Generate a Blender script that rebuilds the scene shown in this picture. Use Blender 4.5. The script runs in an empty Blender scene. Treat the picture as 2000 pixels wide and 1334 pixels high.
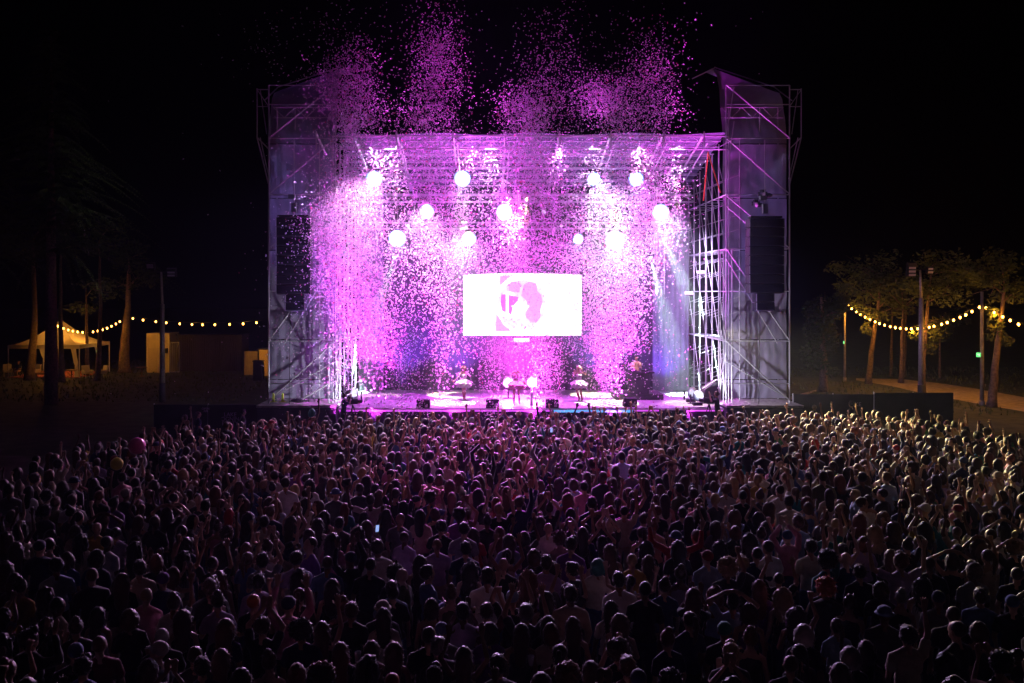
import bpy, bmesh, math, random
import numpy as np
from mathutils import Vector, Matrix, Quaternion, noise
random.seed(7); np.random.seed(7)
R = math.radians
sc = bpy.context.scene
COL = sc.collection
# ------------------------------------------------------------------ camera
F, H, VX, VY = 1750.0, 6.8, 950.0, 573.0      # focal length in px of the 2000 px frame, eye height, vanishing point
cam_d = bpy.data.cameras.new('camera'); cam = bpy.data.objects.new('camera', cam_d); COL.objects.link(cam)
cam.location = (0, 0, H); cam.rotation_euler = (R(90), 0, 0)
cam_d.sensor_width = 36; cam_d.lens = F/2000*36
cam_d.shift_x = (1000-VX)/2000; cam_d.shift_y = -(667-VY)/2000
cam_d.clip_end = 1500; cam_d.clip_start = 0.1
sc.camera = cam
# ------------------------------------------------------------------ world, exposure
w = bpy.data.worlds.new('World'); sc.world = w; w.use_nodes = True
nt = w.node_tree; bg = nt.nodes['Background']
sky = nt.nodes.new('ShaderNodeTexSky'); sky.sky_type = 'NISHITA'; sky.sun_disc = False
sky.sun_elevation = R(-9); sky.sun_rotation = R(200)
nt.links.new(sky.outputs[0], bg.inputs[0]); bg.inputs[1].default_value = 0.012
sc.view_settings.view_transform = 'Standard'; sc.view_settings.look = 'None'
sc.view_settings.exposure = 0; sc.view_settings.gamma = 1
cy = sc.cycles
cy.use_denoising = True; cy.max_bounces = 5; cy.diffuse_bounces = 1; cy.glossy_bounces = 2
cy.transmission_bounces = 4; cy.transparent_max_bounces = 8; cy.volume_bounces = 0
cy.use_light_tree = True; cy.sample_clamp_indirect = 4; cy.caustics_reflective = False; cy.caustics_refractive = False

def lamp(name, kind, loc, power, col, target=None, cone=60, blend=.3, size=.15, parent=None):
    d = bpy.data.lights.new(name, kind); o = bpy.data.objects.new(name, d); COL.objects.link(o)
    o.location = loc; d.energy = power; d.color = col
    if kind == 'SPOT': d.spot_size = R(cone); d.spot_blend = blend
    if kind in ('SPOT', 'POINT'): d.shadow_soft_size = size
    if target is not None:
        o.rotation_euler = (Vector(target)-Vector(loc)).to_track_quat('-Z', 'Y').to_euler()
    return o
def P(px, py, Y): return Vector(((px-VX)/F*Y, Y, H-(py-VY)/F*Y))
def G(px, py, z=0):                       # point on the level z seen at a pixel
    Y = F*(H-z)/(py-VY); return P(px, py, Y)
Y0, YB = 42.2, 50.0                       # stage front and back
XL, XR = -7.1, 11.29                      # inner faces of the towers
DECK = 1.4
def roofz(y): return 14.2-0.2*(y-Y0)

# ------------------------------------------------------------------ lights (lamps of the place, plus unseen ones added for their light)
WHITE = (0.78, 0.80, 1.0); VIO = (0.62, 0.30, 1.0); MAG = (1.0, 0.12, 0.95); WARM = (1.0, 0.82, 0.45)
K = 1.0
# moving heads on the trusses, (px, py, depth, lens radius enlarged to the glare)
HEADS = [(731,350,46.2,.50),(903,349,46.2,.50),(1160,350,46.2,.40),(1242,350,46.2,.46),
         (834,413,47.2,.46),(985,414,47.2,.50),(1290,415,47.2,.52),
         (776,466,48.2,.54),(916,467,48.2,.46),(1129,467,48.2,.33),(1201,469,48.2,.60)]
for i, (px, py, Y, r) in enumerate(HEADS):
    p = P(px, py, Y-.55)
    tx = p.x*1.25 + random.uniform(-3, 3)
    if i % 2: lamp('head_beam', 'SPOT', p, 7500*K, (0.74,0.40,1.0), (p.x*.4, 17, 2.0), 24, 1, .15)
    else: lamp('head_beam', 'SPOT', p, 17000*K, (0.74,0.60,1.0) if i % 4 else (0.90,0.50,0.95), (tx, 26+(i % 4)*2, 2.0), 50, 1, .2)
# magenta uplight along the front of the deck, washes the falling paper
for x in (-5.2, -1.5, 2.2, 6.0, 9.4):
    lamp('floor_wash', 'SPOT', (x, 41.7, .45), 40000*K, (0.92, .055, 0.95), (x*.98, 41.6, 16), 46, .9, .3)
lamp('floor_wash', 'SPOT', (-6.9, 41.2, .6), 19000*K, (0.92, .07, 0.95), (-6.3, 41.6, 17), 34, .9, .3)
# white wash, unseen lamps added at the front truss to light the paper
for x in (-4.5, 0.2, 5, 9.0):
    lamp('added_paper_wash', 'SPOT', (x, 42.0, 14.0), 5600*K, (0.92, .72, 1.0), (x, 40.6, 1.5), 60, 1, .3)
    lamp('added_roof_edge_wash', 'SPOT', (x, 41.9, 14.5), 350*K, (0.85, .10, 0.95), (x, 41.7, 24), 110, 1, .4)  # unseen uplights added to show the paper above the roof
for x, tx, ty, c in ((-5.2,-5,28.5,(.80,.42,.90)), (-.6,-2.5,27,(.95,.36,.80)), (3.4,3,27,(.85,.26,.90)), (7,8,27,(.95,.46,.80)), (10.2,10.5,28.5,(.76,.56,.95))):
    lamp('added_crowd_beam', 'SPOT', (x, 41.9, 13.95), 15000*K, c, (tx*.85, ty+.5, 2.0), 34, 1, .12)  # extra beams without fixtures, added to light the crowd
lamp('added_tower_beam', 'SPOT', (-10.1, 41.5, 13.4), 24000*K, (.70,.46,1.0), (-.5, 29, 2), 30, 1, .12)  # both tower beams are added crowd light, no lamps seen there
lamp('added_tower_beam', 'SPOT', (13.9, 41.5, 13.4), 24000*K, (.84,.52,.95), (4.5, 29, 2), 30, 1, .12)
# violet up and down light on the backdrop
for x, c in ((-4.6, (.26,.05,1.0)), (-1.6, (.34,.05,1)), (8.6, (.26,.05,1.0)), (9.9, (.22,.08,1.0)), (6.3,(.3,.1,1))):
    lamp('backdrop_wash', 'SPOT', (x, 48.4, 1.75), (2800 if x < 8 else 450)*K, c, (x, 50.1, 5.5), 100, .9, .15)
lamp('backdrop_wash', 'SPOT', (P(1012,0,47).x, 47.2, 1.75), 8000*K, (1.0,.06,.85), (P(1012,0,50).x, 50.2, 4.2), 75, .9, .15)
# round pools of warm white on the deck
for px, py, cone, pw in ((893,771,17,16000),(878,787,15,14000),(1163,771,15,16000),(1185,787,17,14000),(1350,787,15,6500),(742,774,13,5000)):
    g = G(px, py, DECK)
    lamp('pool_spot', 'SPOT', (g.x*.9+.3, g.y+.4, 12.5), pw*2.6*K, (1.0, .86, .56), g, cone, .12, .05)
g = G(1246,776,DECK); lamp('pool_spot', 'SPOT', (g.x-.3, g.y-2.2, 12.6), 14000*K, (1.0,.75,.5), g+Vector((0,.6,1.2)), 9, .3, .05)  # unseen spot added to brighten the man at the desk
# magenta pool at the singer
g = G(1012, 782, DECK); lamp('pool_spot', 'SPOT', (g.x, g.y+.3, 12.3), 110000*K, (1.0, .06, .90), g, 24, .15, .06)
for x in (-5.4, 8.0, 0.8): lamp('floor_tint', 'SPOT', (x, 45.5, 12.6), 15000*K, (.8, .05, 1.0), (x, 44.2, DECK), 50, .5, .1)
# lamps on the deck corners aimed into the towers (their bars throw shadows on the cladding)
lamp('corner_head_beam', 'SPOT', (9.25, 41.55, 2.15), 1000*K, (.86,.82,1.0), (13.7, 43.9, 3.8), 74, .2, .03)
lamp('corner_head_beam', 'SPOT', (-5.0, 41.55, 2.15), 1000*K, (.86,.82,1.0), (-9.6, 43.9, 3.6), 74, .2, .03)
# unseen washes added to tint the upper cladding violet
lamp('added_tower_wash', 'SPOT', (10.2, 39.6, 2.0), 1900*K, (.46,.30,1.0), (13.2, 43.6, 15), 52, .9, .2)
lamp('added_tower_wash', 'SPOT', (-6.2, 39.6, 2.0), 5200*K, (.46,.30,1.0), (-9.2, 43.6, 15), 52, .9, .2)
# unseen washes added to brighten the inner scaffold and the roof
lamp('added_side_wash', 'SPOT', (8.6, 44.0, 9.5), 5200*K, (.74,.52,1.0), (12.0, 46.6, 6.5), 95, .9, .1)
lamp('added_side_wash', 'SPOT', (-5.7, 44.6, 10.5), 1500*K, (.7,.72,1.0), (-7.8, 47, 6), 70, .9, .1)
lamp('added_roof_wash', 'SPOT', (-1.2, 44.5, 9.0), 1300*K, (.75,.30,1.0), (-.8, 44.6, 14), 120, .9, .2)
lamp('added_roof_wash', 'SPOT', (6.6, 44.5, 9.0), 1300*K, (.68,.36,1.0), (6.8, 44.6, 14), 120, .9, .2)
# pale visible beams
for px, py, tx, ty, pw in ((1291,457,1400,690,70000),(1271,507,1330,735,80000),(770,507,738,600,40000)):
    a = P(px, py, 47.0); b = P(tx, ty, 47.6)
    lamp('pale_beam', 'SPOT', a, pw*1.5*K, (.66, 1.0, .80), b, 17, .25, .04)
# audience lamps
lamp('audience_spot', 'SPOT', (11.0, 41.3, 5.2), 42000*K, (1.0,.82,.30), (12.6, 30.6, 2.3), 46, .9, .15)
lamp('audience_spot', 'SPOT', (2.0, 43.0, 11.5), 26000*K, (1.0,.78,.22), (-1.5, 31.4, 2.3), 22, .9, .15)
lamp('audience_spot', 'SPOT', (6.0, 43.0, 11.5), 24000*K, (1.0,.78,.25), (5.8, 31.6, 2.3), 20, .9, .15)
lamp('audience_spot', 'SPOT', (-5.0, 43.0, 11.5), 18000*K, (.12,.32,1.0), (-3.6, 23.6, 2.3), 6, .9, .1)
lamp('audience_spot', 'SPOT', (1.0, 43.0, 11.5), 120000*K, (.85,.06,.95), (0.8, 27.5, 2.3), 27, .95, .1)
lamp('added_foliage_light', 'SPOT', P(190,622,66), 1300*K, (.85,.95,.45), P(215,330,56), 40, .9, .3)  # added uplight with no known source, brings out the fir boughs
# weak fill light added behind the camera, aimed over the heads at the stage
lamp('added_front_fill', 'SPOT', (1.5, -3, 10.5), 1800*K, (.42,.24,1.0), (2, 43, 9.5), 30, .8, .3)
# ------------------------------------------------------------------ helpers
def tag(o, label=None, cat=None, group=None, kind=None):
    if label: o['label'] = label
    if cat: o['category'] = cat
    if group: o['group'] = group
    if kind: o['kind'] = kind
    return o
def empty(name, loc, label, cat, group=None, rz=0):
    o = bpy.data.objects.new(name, None); COL.objects.link(o)
    o.location = loc; o.rotation_euler = (0, 0, rz); o.empty_display_size = .2
    return tag(o, label, cat, group)
MATS = {}
def mat(name, col=(.5,.5,.5), rough=.7, metal=0, emit=None, es=0, var=0, scale=8, alpha=None, trans=0, spec=.4, bump=0):
    if name in MATS: return MATS[name]
    m = bpy.data.materials.new(name); m.use_nodes = True; n = m.node_tree; b = n.nodes['Principled BSDF']
    b.inputs['Base Color'].default_value = (*col, 1); b.inputs['Roughness'].default_value = rough
    b.inputs['Metallic'].default_value = metal; b.inputs['Specular IOR Level'].default_value = spec
    if trans: b.inputs['Transmission Weight'].default_value = trans
    if emit: b.inputs['Emission Color'].default_value = (*emit, 1); b.inputs['Emission Strength'].default_value = es
    if var or bump:
        tc = n.nodes.new('ShaderNodeTexCoord'); nz = n.nodes.new('ShaderNodeTexNoise')
        nz.inputs['Scale'].default_value = scale; nz.inputs['Detail'].default_value = 5
        n.links.new(tc.outputs['Object'], nz.inputs['Vector'])
        if var:
            rp = n.nodes.new('ShaderNodeValToRGB'); e = rp.color_ramp.elements
            e[0].position = .3; e[1].position = .7
            e[0].color = (*[c*(1-var) for c in col], 1); e[1].color = (*[min(1, c*(1+var)) for c in col], 1)
            n.links.new(nz.outputs[0], rp.inputs[0]); n.links.new(rp.outputs[0], b.inputs['Base Color'])
        if bump:
            bp = n.nodes.new('ShaderNodeBump'); bp.inputs['Strength'].default_value = bump
            n.links.new(nz.outputs[0], bp.inputs['Height']); n.links.new(bp.outputs[0], b.inputs['Normal'])
    MATS[name] = m; return m
def cloth_mat(name, col, transl, var=.2, scale=3):
    if name in MATS: return MATS[name]
    m = mat(name, col, .85, var=var, scale=scale, bump=.15); n = m.node_tree
    b = n.nodes['Principled BSDF']; out = n.nodes['Material Output']
    t = n.nodes.new('ShaderNodeBsdfTranslucent'); t.inputs[0].default_value = (*col, 1)
    mx = n.nodes.new('ShaderNodeMixShader'); mx.inputs[0].default_value = transl
    n.links.new(b.outputs[0], mx.inputs[1]); n.links.new(t.outputs[0], mx.inputs[2]); n.links.new(mx.outputs[0], out.inputs[0])
    return m
def wloc(parent):
    v = Vector((0,0,0))
    while parent is not None: v = v+Vector(parent.location); parent = parent.parent
    return v
def link(name, me, m=None, parent=None, loc=None):
    """loc is a world position; parents are never rotated before their parts are made"""
    o = bpy.data.objects.new(name, me); COL.objects.link(o)
    if m is not None and len(me.materials) == 0: me.materials.append(m)
    loc = Vector(loc) if loc is not None else Vector((0,0,0))
    if parent is not None:
        loc = loc-wloc(parent); o.parent = parent
    o.location = loc
    return o
def mesh(name, vs, fs, smooth=False):
    me = bpy.data.meshes.new(name); me.from_pydata([tuple(v) for v in vs], [], fs)
    if smooth: me.polygons.foreach_set('use_smooth', [True]*len(me.polygons))
    me.update(); return me
class MB:
    """collects shapes in world coordinates, builds one mesh object with its origin at their centre"""
    def __init__(s): s.v = []; s.f = []
    def add(s, vs, fs):
        k = len(s.v); s.v += [Vector(v) for v in vs]; s.f += [tuple(i+k for i in f) for f in fs]; return s
    def box(s, c, d, rz=0, rx=0, taper=1):
        c = Vector(c); M = Matrix.Rotation(rz, 3, 'Z') @ Matrix.Rotation(rx, 3, 'X')
        vs = []
        for sz in (-1, 1):
            t = taper if sz > 0 else 1
            for sx, sy in ((-1,-1),(1,-1),(1,1),(-1,1)):
                vs.append(c + M @ Vector((sx*d[0]/2*t, sy*d[1]/2*t, sz*d[2]/2)))
        return s.add(vs, [(3,2,1,0),(4,5,6,7),(0,1,5,4),(1,2,6,5),(2,3,7,6),(3,0,4,7)])
    def tube(s, pts, rs, n=8, cap=True):
        if not hasattr(rs, '__len__'): rs = [rs]*len(pts)
        pts = [Vector(p) for p in pts]; vs = []; fs = []
        up = None
        for i, p in enumerate(pts):
            d = (pts[min(i+1, len(pts)-1)]-pts[max(i-1, 0)]).normalized()
            if up is None: up = d.orthogonal().normalized()
            u = (up - d*up.dot(d)).normalized(); up = u; w_ = d.cross(u)
            for k in range(n):
                a = 2*math.pi*k/n; vs.append(p+(u*math.cos(a)+w_*math.sin(a))*rs[i])
        for i in range(len(pts)-1):
            for k in range(n):
                a, b = i*n+k, i*n+(k+1) % n; fs.append((a, b, b+n, a+n))
        if cap: fs.append(tuple(range(n-1, -1, -1))); fs.append(tuple((len(pts)-1)*n+k for k in range(n)))
        return s.add(vs, fs)
    def ball(s, c, r, n=12, m=8):
        c = Vector(c); r = r if hasattr(r, '__len__') else (r,)*3; vs = [c+Vector((0,0,r[2]))]; fs = []
        for i in range(1, m):
            t = math.pi*i/m
            for k in range(n):
                a = 2*math.pi*k/n; vs.append(c+Vector((r[0]*math.sin(t)*math.cos(a), r[1]*math.sin(t)*math.sin(a), r[2]*math.cos(t))))
        vs.append(c-Vector((0,0,r[2]))); L = len(vs)-1
        for k in range(n):
            fs.append((0, 1+k, 1+(k+1) % n)); fs.append((L, L-n+(k+1) % n, L-n+k))
            for i in range(m-2):
                a, b = 1+i*n+k, 1+i*n+(k+1) % n; fs.append((a, a+n, b+n, b))
        return s.add(vs, fs)
    def disc(s, c, nrm, r, n=24, bulge=0):
        c = Vector(c); nrm = Vector(nrm).normalized(); u = nrm.orthogonal().normalized(); v = nrm.cross(u)
        vs = [c+nrm*bulge]; fs = []
        for q in (.5, 1):
            for k in range(n):
                a = 2*math.pi*k/n; vs.append(c+nrm*bulge*(1-q*q)+(u*math.cos(a)+v*math.sin(a))*r*q)
        for k in range(n):
            fs.append((0, 1+k, 1+(k+1) % n)); a, b = 1+k, 1+(k+1) % n; fs.append((a, a+n, b+n, b))
        return s.add(vs, fs)
    def poly(s, pts, th=None):
        if th is None: return s.add(pts, [tuple(range(len(pts)))])
        th = Vector(th); n = len(pts); vs = [Vector(p) for p in pts]+[Vector(p)+th for p in pts]
        return s.add(vs, [tuple(range(n)), tuple(range(2*n-1, n-1, -1))]+[(i, i+n, (i+1) % n+n, (i+1) % n) for i in range(n)])
    def build(s, name, m, parent=None, smooth=False, base=False):
        lo = Vector([min(v[i] for v in s.v) for i in range(3)]); hi = Vector([max(v[i] for v in s.v) for i in range(3)])
        c = (lo+hi)/2
        if base: c.z = lo.z
        me = mesh(name, [v-c for v in s.v], s.f, smooth)
        return link(name, me, m, parent, c)
_cyl = {}
def rod(name, a, b, r, m, parent):
    """a straight tube as an object of its own; all share one unit cylinder per material"""
    key = m.name
    if key not in _cyl:
        q = MB().tube([(0,0,-.5),(0,0,.5)], 1, 8)
        me = mesh('tube', q.v, q.f, False); me.materials.append(m); _cyl[key] = me
    a, b = Vector(a), Vector(b); o = link(name, _cyl[key], None, parent, (a+b)/2)
    o.rotation_euler = (b-a).to_track_quat('Z', 'Y').to_euler(); o.scale = (r, r, (b-a).length)
    return o
def copy_tree(o, parent=None):
    c = o.copy(); COL.objects.link(c)
    if parent is not None: c.parent = parent
    for ch in list(o.children): copy_tree(ch, c)
    return c

STEEL = mat('galvanised_steel', (.55,.55,.58), .45, .3, var=.2, scale=30)
ALU = mat('aluminium', (.62,.62,.64), .35, .4, var=.12, scale=20)
BLACK = mat('black_metal', (.022,.022,.025), .5, .2, var=.3, scale=20)
BLKW = mat('black_wood', (.03,.03,.033), .7, var=.3, scale=6)
CLAD = cloth_mat('grey_mesh_cladding', (.37,.34,.47), .25, .06)
DRAPE = cloth_mat('black_drape', (.055,.05,.065), .05, .3, 2)

# ------------------------------------------------------------------ ground, path, sky-side setting
def ground_mat():
    m = mat('dry_grass', (.035,.042,.018), .95, var=.55, scale=1.3, bump=.6); return m
def gz(y):                                                  # the audience stands on slightly higher ground than the stage foot
    t = min(1, max(0, (y-33.2)/3.6)); return .72*(1-t*t*(3-2*t))
gy = [-40, 0, 33.2]+[33.2+.3*k for k in range(1, 13)]+[37, 60, 120, 400]
gv = []; gf = []
for y in gy: gv += [(-300, y, gz(y)), (300, y, gz(y))]
for k in range(len(gy)-1): gf.append((2*k, 2*k+1, 2*k+3, 2*k+2))
tag(link('ground', mesh('ground', gv, gf), ground_mat()), kind='structure')
pm = mat('gravel_path', (.30,.24,.17), .95, var=.3, scale=2.5, bump=.5)
up = [(1672,739),(1760,740.5),(1830,748),(1910,760),(2010,778),(2120,800)]
dn = [(2120,838),(2010,806),(1900,787),(1800,768),(1740,754),(1672,743)]
pts = [G(x, y) for x, y in up+dn]
tag(MB().poly([p+Vector((0,0,.012)) for p in pts]).build('path', pm), kind='structure')
pts = [G(x, y)+Vector((0,0,.012)) for x, y in ((1540,776),(1603,759),(1606,760.5),(1546,781))]
tag(MB().poly(pts).build('side_path', pm), kind='structure')
# grass tufts near the path and behind the tents
def tufts():
    v = []; f = []
    for i in range(9000):
        if i % 2: x = random.uniform(22, 58); y = random.uniform(50, 82)
        else: x = random.uniform(-46, -16); y = random.uniform(56, 90)
        qx = VX+x/y*F; qy = VY+F*H/y
        if x > 0 and np.interp(qx, [c[0] for c in up], [c[1] for c in up])-2 < qy < np.interp(qx, [c[0] for c in dn[::-1]], [c[1] for c in dn[::-1]])+4: continue
        h = random.uniform(.08, .28); a = random.uniform(0, 3.14); k = len(v)
        dx, dy = math.cos(a)*.05, math.sin(a)*.05
        v += [(x-dx,y-dy,0),(x+dx,y+dy,0),(x+random.uniform(-.1,.1), y+random.uniform(-.1,.1), h)]; f.append((k,k+1,k+2))
    return mesh('grass', v, f)
tag(link('grass', tufts(), mat('grass_blades', (.06,.075,.02), .9, var=.4, scale=1)), 'short dry grass on the dark lawn around the stage', 'grass', kind='stuff')
# thin night haze that carries the light beams
hz = MB().box((0, 60, 17.5), (360, 260, 37)).build('haze', None)
hm = bpy.data.materials.new('haze'); hm.use_nodes = True; n = hm.node_tree
n.nodes.remove(n.nodes['Principled BSDF']); pv = n.nodes.new('ShaderNodeVolumePrincipled')
pv.inputs['Color'].default_value = (.55,.60,1.0,1); pv.inputs['Density'].default_value = 0.00028
pv.inputs['Anisotropy'].default_value = 0.45
n.links.new(pv.outputs[0], n.nodes['Material Output'].inputs['Volume'])
hz.data.materials.append(hm); tag(hz, 'thin smoky night air over the stage and the crowd', 'haze', kind='stuff')

sm = MB().box(((XL+XR)/2, 46.5, 7.2), (XR-XL-.4, 6.6, 11.3)).build('stage_smoke', None)
hm2 = hm.copy(); hm2.name = 'stage_smoke'; hm2.node_tree.nodes['Principled Volume'].inputs['Density'].default_value = .011; hm2.node_tree.nodes['Principled Volume'].inputs['Color'].default_value = (.86,.86,.92,1)
sm.data.materials.append(hm2); tag(sm, 'thin smoke hanging inside the stage between deck and roof', 'smoke', kind='stuff')
# ------------------------------------------------------------------ stage deck
def deck_mat():
    m = mat('stage_floor', (.30,.29,.31), .38, var=.35, scale=1.2, spec=.5); return m
st = empty('stage', (2.1, Y0, 0), 'wide open air concert stage deck washed in magenta light', 'stage')
MB().box((2.1, 46.1, DECK-.05), (18.3, 7.9, .10)).build('deck_floor', deck_mat(), st)
MB().box((2.1, 42.13, DECK-.75), (18.3, .06, 1.28)).build('front_skirt', DRAPE, st)
MB().box((2.1, 42.10, DECK-.045), (18.3, .05, .085)).build('edge_trim', ALU, st)
cyan = mat('cyan_led', (.1,.3,.5), .4, emit=(.10,.40,.9), es=1.2); mag = mat('magenta_led', (.4,.1,.4), .4, emit=(.75,.08,.9), es=1.2)
a, b = P(1082,804,42.0), P(1236,804,42.0)
MB().box(((a.x+b.x)/2, 42.05, a.z+.01), (b.x-a.x, .04, .10)).build('led_strip', cyan, st)
a, b = P(662,803,42.0), P(1078,803,42.0)
MB().box(((a.x+b.x)/2, 42.05, a.z+.01), (b.x-a.x, .04, .07)).build('led_strip', mag, st)
a, b = P(1240,803,42.0), P(1412,803,42.0)
MB().box(((a.x+b.x)/2, 42.05, a.z+.01), (b.x-a.x, .04, .05)).build('led_strip', mag, st)
for x in np.linspace(XL+.2, XR-.2, 14):
    rod('deck_leg', (x, 43.2, 0), (x, 43.2, DECK-.1), .03, STEEL, st)
gl = mat('glossy_white_panel', (.75,.72,.76), .22, var=.08, scale=2, spec=.6)
a, b = P(958,797,42.2), P(1066,797,42.2)
MB().box(((a.x+b.x)/2, 45.0, DECK+.018), (b.x-a.x, 5.2, .03)).build('floor_panel', gl, st)

# backdrop
bd = empty('backdrop', (2.1, 50.3, 0), 'dark pleated cloth backdrop hanging across the back of the stage', 'backdrop')
def pleats(x0, x1, z0, z1, y, amp, per):
    q = MB(); n_ = int((x1-x0)/per*4); vs = []; fs = []
    for i in range(n_+1):
        x = x0+(x1-x0)*i/n_; dy = amp*math.sin(i*math.pi/2+.3*math.sin(i*.7)) ; vs += [(x, y+dy, z0), (x, y+dy*.7, z1)]
    for i in range(n_): fs.append((2*i, 2*i+2, 2*i+3, 2*i+1))
    q.add(vs, fs); return q
pleats(XL-.2, XR+.2, DECK, 12.3, 50.25, .06, .35).build('cloth', DRAPE, bd, True)
rod('hanging_bar', (XL-.2, 50.25, 12.36), (XR+.2, 50.25, 12.36), .04, STEEL, bd)
# white gauze legs at the sides
for x0, x1, lab in ((XL+.1, XL+1.4, 'pale gauze side curtain left of the stage behind the paper'), (9.2, XR-.1, 'pale gauze side curtain right of the stage behind the scaffold')):
    q = pleats(x0, x1, DECK+.05, 11.5, 49.6, .05, .3).build('side_curtain', cloth_mat('grey_gauze', (.26,.27,.33), .3), None, True)
    tag(q, lab, 'curtain')

# ------------------------------------------------------------------ video screen
scw = empty('video_screen', P(1020, 655, 49.2), 'large wide glowing white video screen with a star emblem', 'video screen')
SX0, SX1 = P(905,0,49.0).x, P(1136,0,49.0).x; SZ0, SZ1 = P(0,655,49).z, P(0,537.5,49).z
def sy(x): t = (x-(SX0+SX1)/2)/((SX1-SX0)/2); return 49.0-.22*(1-t*t)+.0
def scr_pt(u, v, d=0): x = SX0+(SX1-SX0)*u; bow = .10*(1-(2*u-1)**2); return Vector((x, sy(x)-d, (SZ0-bow*.0)+(SZ1+bow-SZ0)*v))
W_E = mat('lit_screen_white', (.8,.8,.8), .4, emit=(1.0,.96,1.0), es=2.4)
P_E = mat('lit_screen_pink', (.6,.3,.6), .4, emit=(.93,.42,.95), es=1.0)
L_E = mat('lit_screen_lilac', (.6,.3,.6), .4, emit=(.52,.14,.72), es=1.0)
def scr_shape(name, uv, m, d, par):
    """fan of points over the curved screen face"""
    q = MB(); c = Vector((sum(p[0] for p in uv)/len(uv), sum(p[1] for p in uv)/len(uv)))
    vs = [scr_pt(c.x, c.y, d)]; fs = []
    dense = []
    for i in range(len(uv)):
        a, b = Vector(uv[i]), Vector(uv[(i+1) % len(uv)])
        for k in range(6): dense.append(a.lerp(b, k/6))
    for q_ in dense: vs.append(scr_pt(q_.x, q_.y, d))
    n_ = len(dense)
    for i in range(n_): fs.append((0, 1+i, 1+(i+1) % n_))
    q.add(vs, fs); return q.build(name, m, par)
q = MB(); n_ = 24
vs = []; fs = []
for i in range(n_+1):
    vs += [scr_pt(i/n_, 0), scr_pt(i/n_, 1), scr_pt(i/n_, 1)+Vector((0,.12,0)), scr_pt(i/n_, 0)+Vector((0,.12,0))]
for i in range(n_):
    for k in range(4): fs.append((4*i+k, 4*i+(k+1) % 4, 4*i+4+(k+1) % 4, 4*i+4+k))
fs += [(0,1,2,3), (4*n_+3, 4*n_+2, 4*n_+1, 4*n_)]
face = q.add(vs, fs).build('display_face', W_E, scw)
def uv(x, y): return ((x-905)/231.0, (655-y)/117.5)
cx, cyy, rr = 1018, 597, 45
def arc(cx, cy_, r, a0, a1, n=10): return [uv(cx+r*math.cos(R(a0+(a1-a0)*i/n)), cy_-r*math.sin(R(a0+(a1-a0)*i/n))) for i in range(n+1)]
D1, D2 = .006, .012
scr_shape('graphic', [uv(976,541),uv(1001,541),uv(990,549),uv(979,559),uv(975,560)], P_E, D1, scw)
scr_shape('graphic', [uv(969,612),uv(974,619),uv(984,634),uv(1000,647.5),uv(967,648)], P_E, D1, scw)
scr_shape('graphic', [uv(979,577),uv(988,576),uv(988,612),uv(980,608),uv(977,592)], L_E, D1, scw)
scr_shape('graphic', [uv(993,578),uv(1013,582),uv(1009,592),uv(1002,600),uv(998,617),uv(993,612)], L_E, D1, scw)
scr_shape('graphic', [uv(993,557),uv(1000,552),uv(1017,556),uv(1015,574),uv(1000,573),uv(993,571)], P_E, D1, scw)
scr_shape('graphic', [uv(1022,558),uv(1034,552),uv(1048,556),uv(1049,570),uv(1057,578),uv(1060,592),uv(1056,604),uv(1055,620),uv(1048,631),uv(1036,630),uv(1024,618),uv(1030,602),uv(1026,588),uv(1017,580)], P_E, D1, scw)
scr_shape('graphic', [uv(1034,642),uv(1045,636),uv(1040,642),uv(1034,645)], P_E, D1, scw)
scr_shape('emblem_disc', arc(cx, cyy, 47, 0, 348, 29), mat('lit_screen_blush', (.7,.6,.7), .4, emit=(1.0,.80,.98), es=1.15), .003, scw)
star = []
for k in range(10):
    a = 90+36*k; r_ = (26 if k % 2 == 0 else 11); star.append(uv(1016+r_*math.cos(R(a))*.72, 607-r_*math.sin(R(a))*1.0))
scr_shape('star', star, W_E, D2, scw)
for k in (-1, 1):
    rod('hanging_cable', (2+k*2.4, 49.1, SZ1+.05), (2+k*2.4, 49.1, roofz(49.1)), .015, STEEL, scw)
# small white sign under the screen
sg = empty('sign', P(1018, 668, 48.9), 'small white sign with tiny print hanging under the screen', 'sign')
a, b = P(1003.5,668,48.9), P(1034,660.5,48.9)
c_ = (a+b)/2
MB().box(c_, (b.x-a.x, .03, b.z-a.z)).build('board', mat('lit_sign_white', (.8,.8,.8), .5, emit=(1,.93,1), es=1.1), sg)
q = MB()
for i in range(7): q.box((a.x+.1+i*.105, 48.88, c_.z-.05), (.055+.02*(i % 3), .006, .035))
q.build('print', mat('sign_ink', (.5,.2,.35), .6), sg)
rod('hanging_cable', (c_.x, 48.9, b.z), (c_.x, 48.9, SZ0), .012, STEEL, sg)

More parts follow.
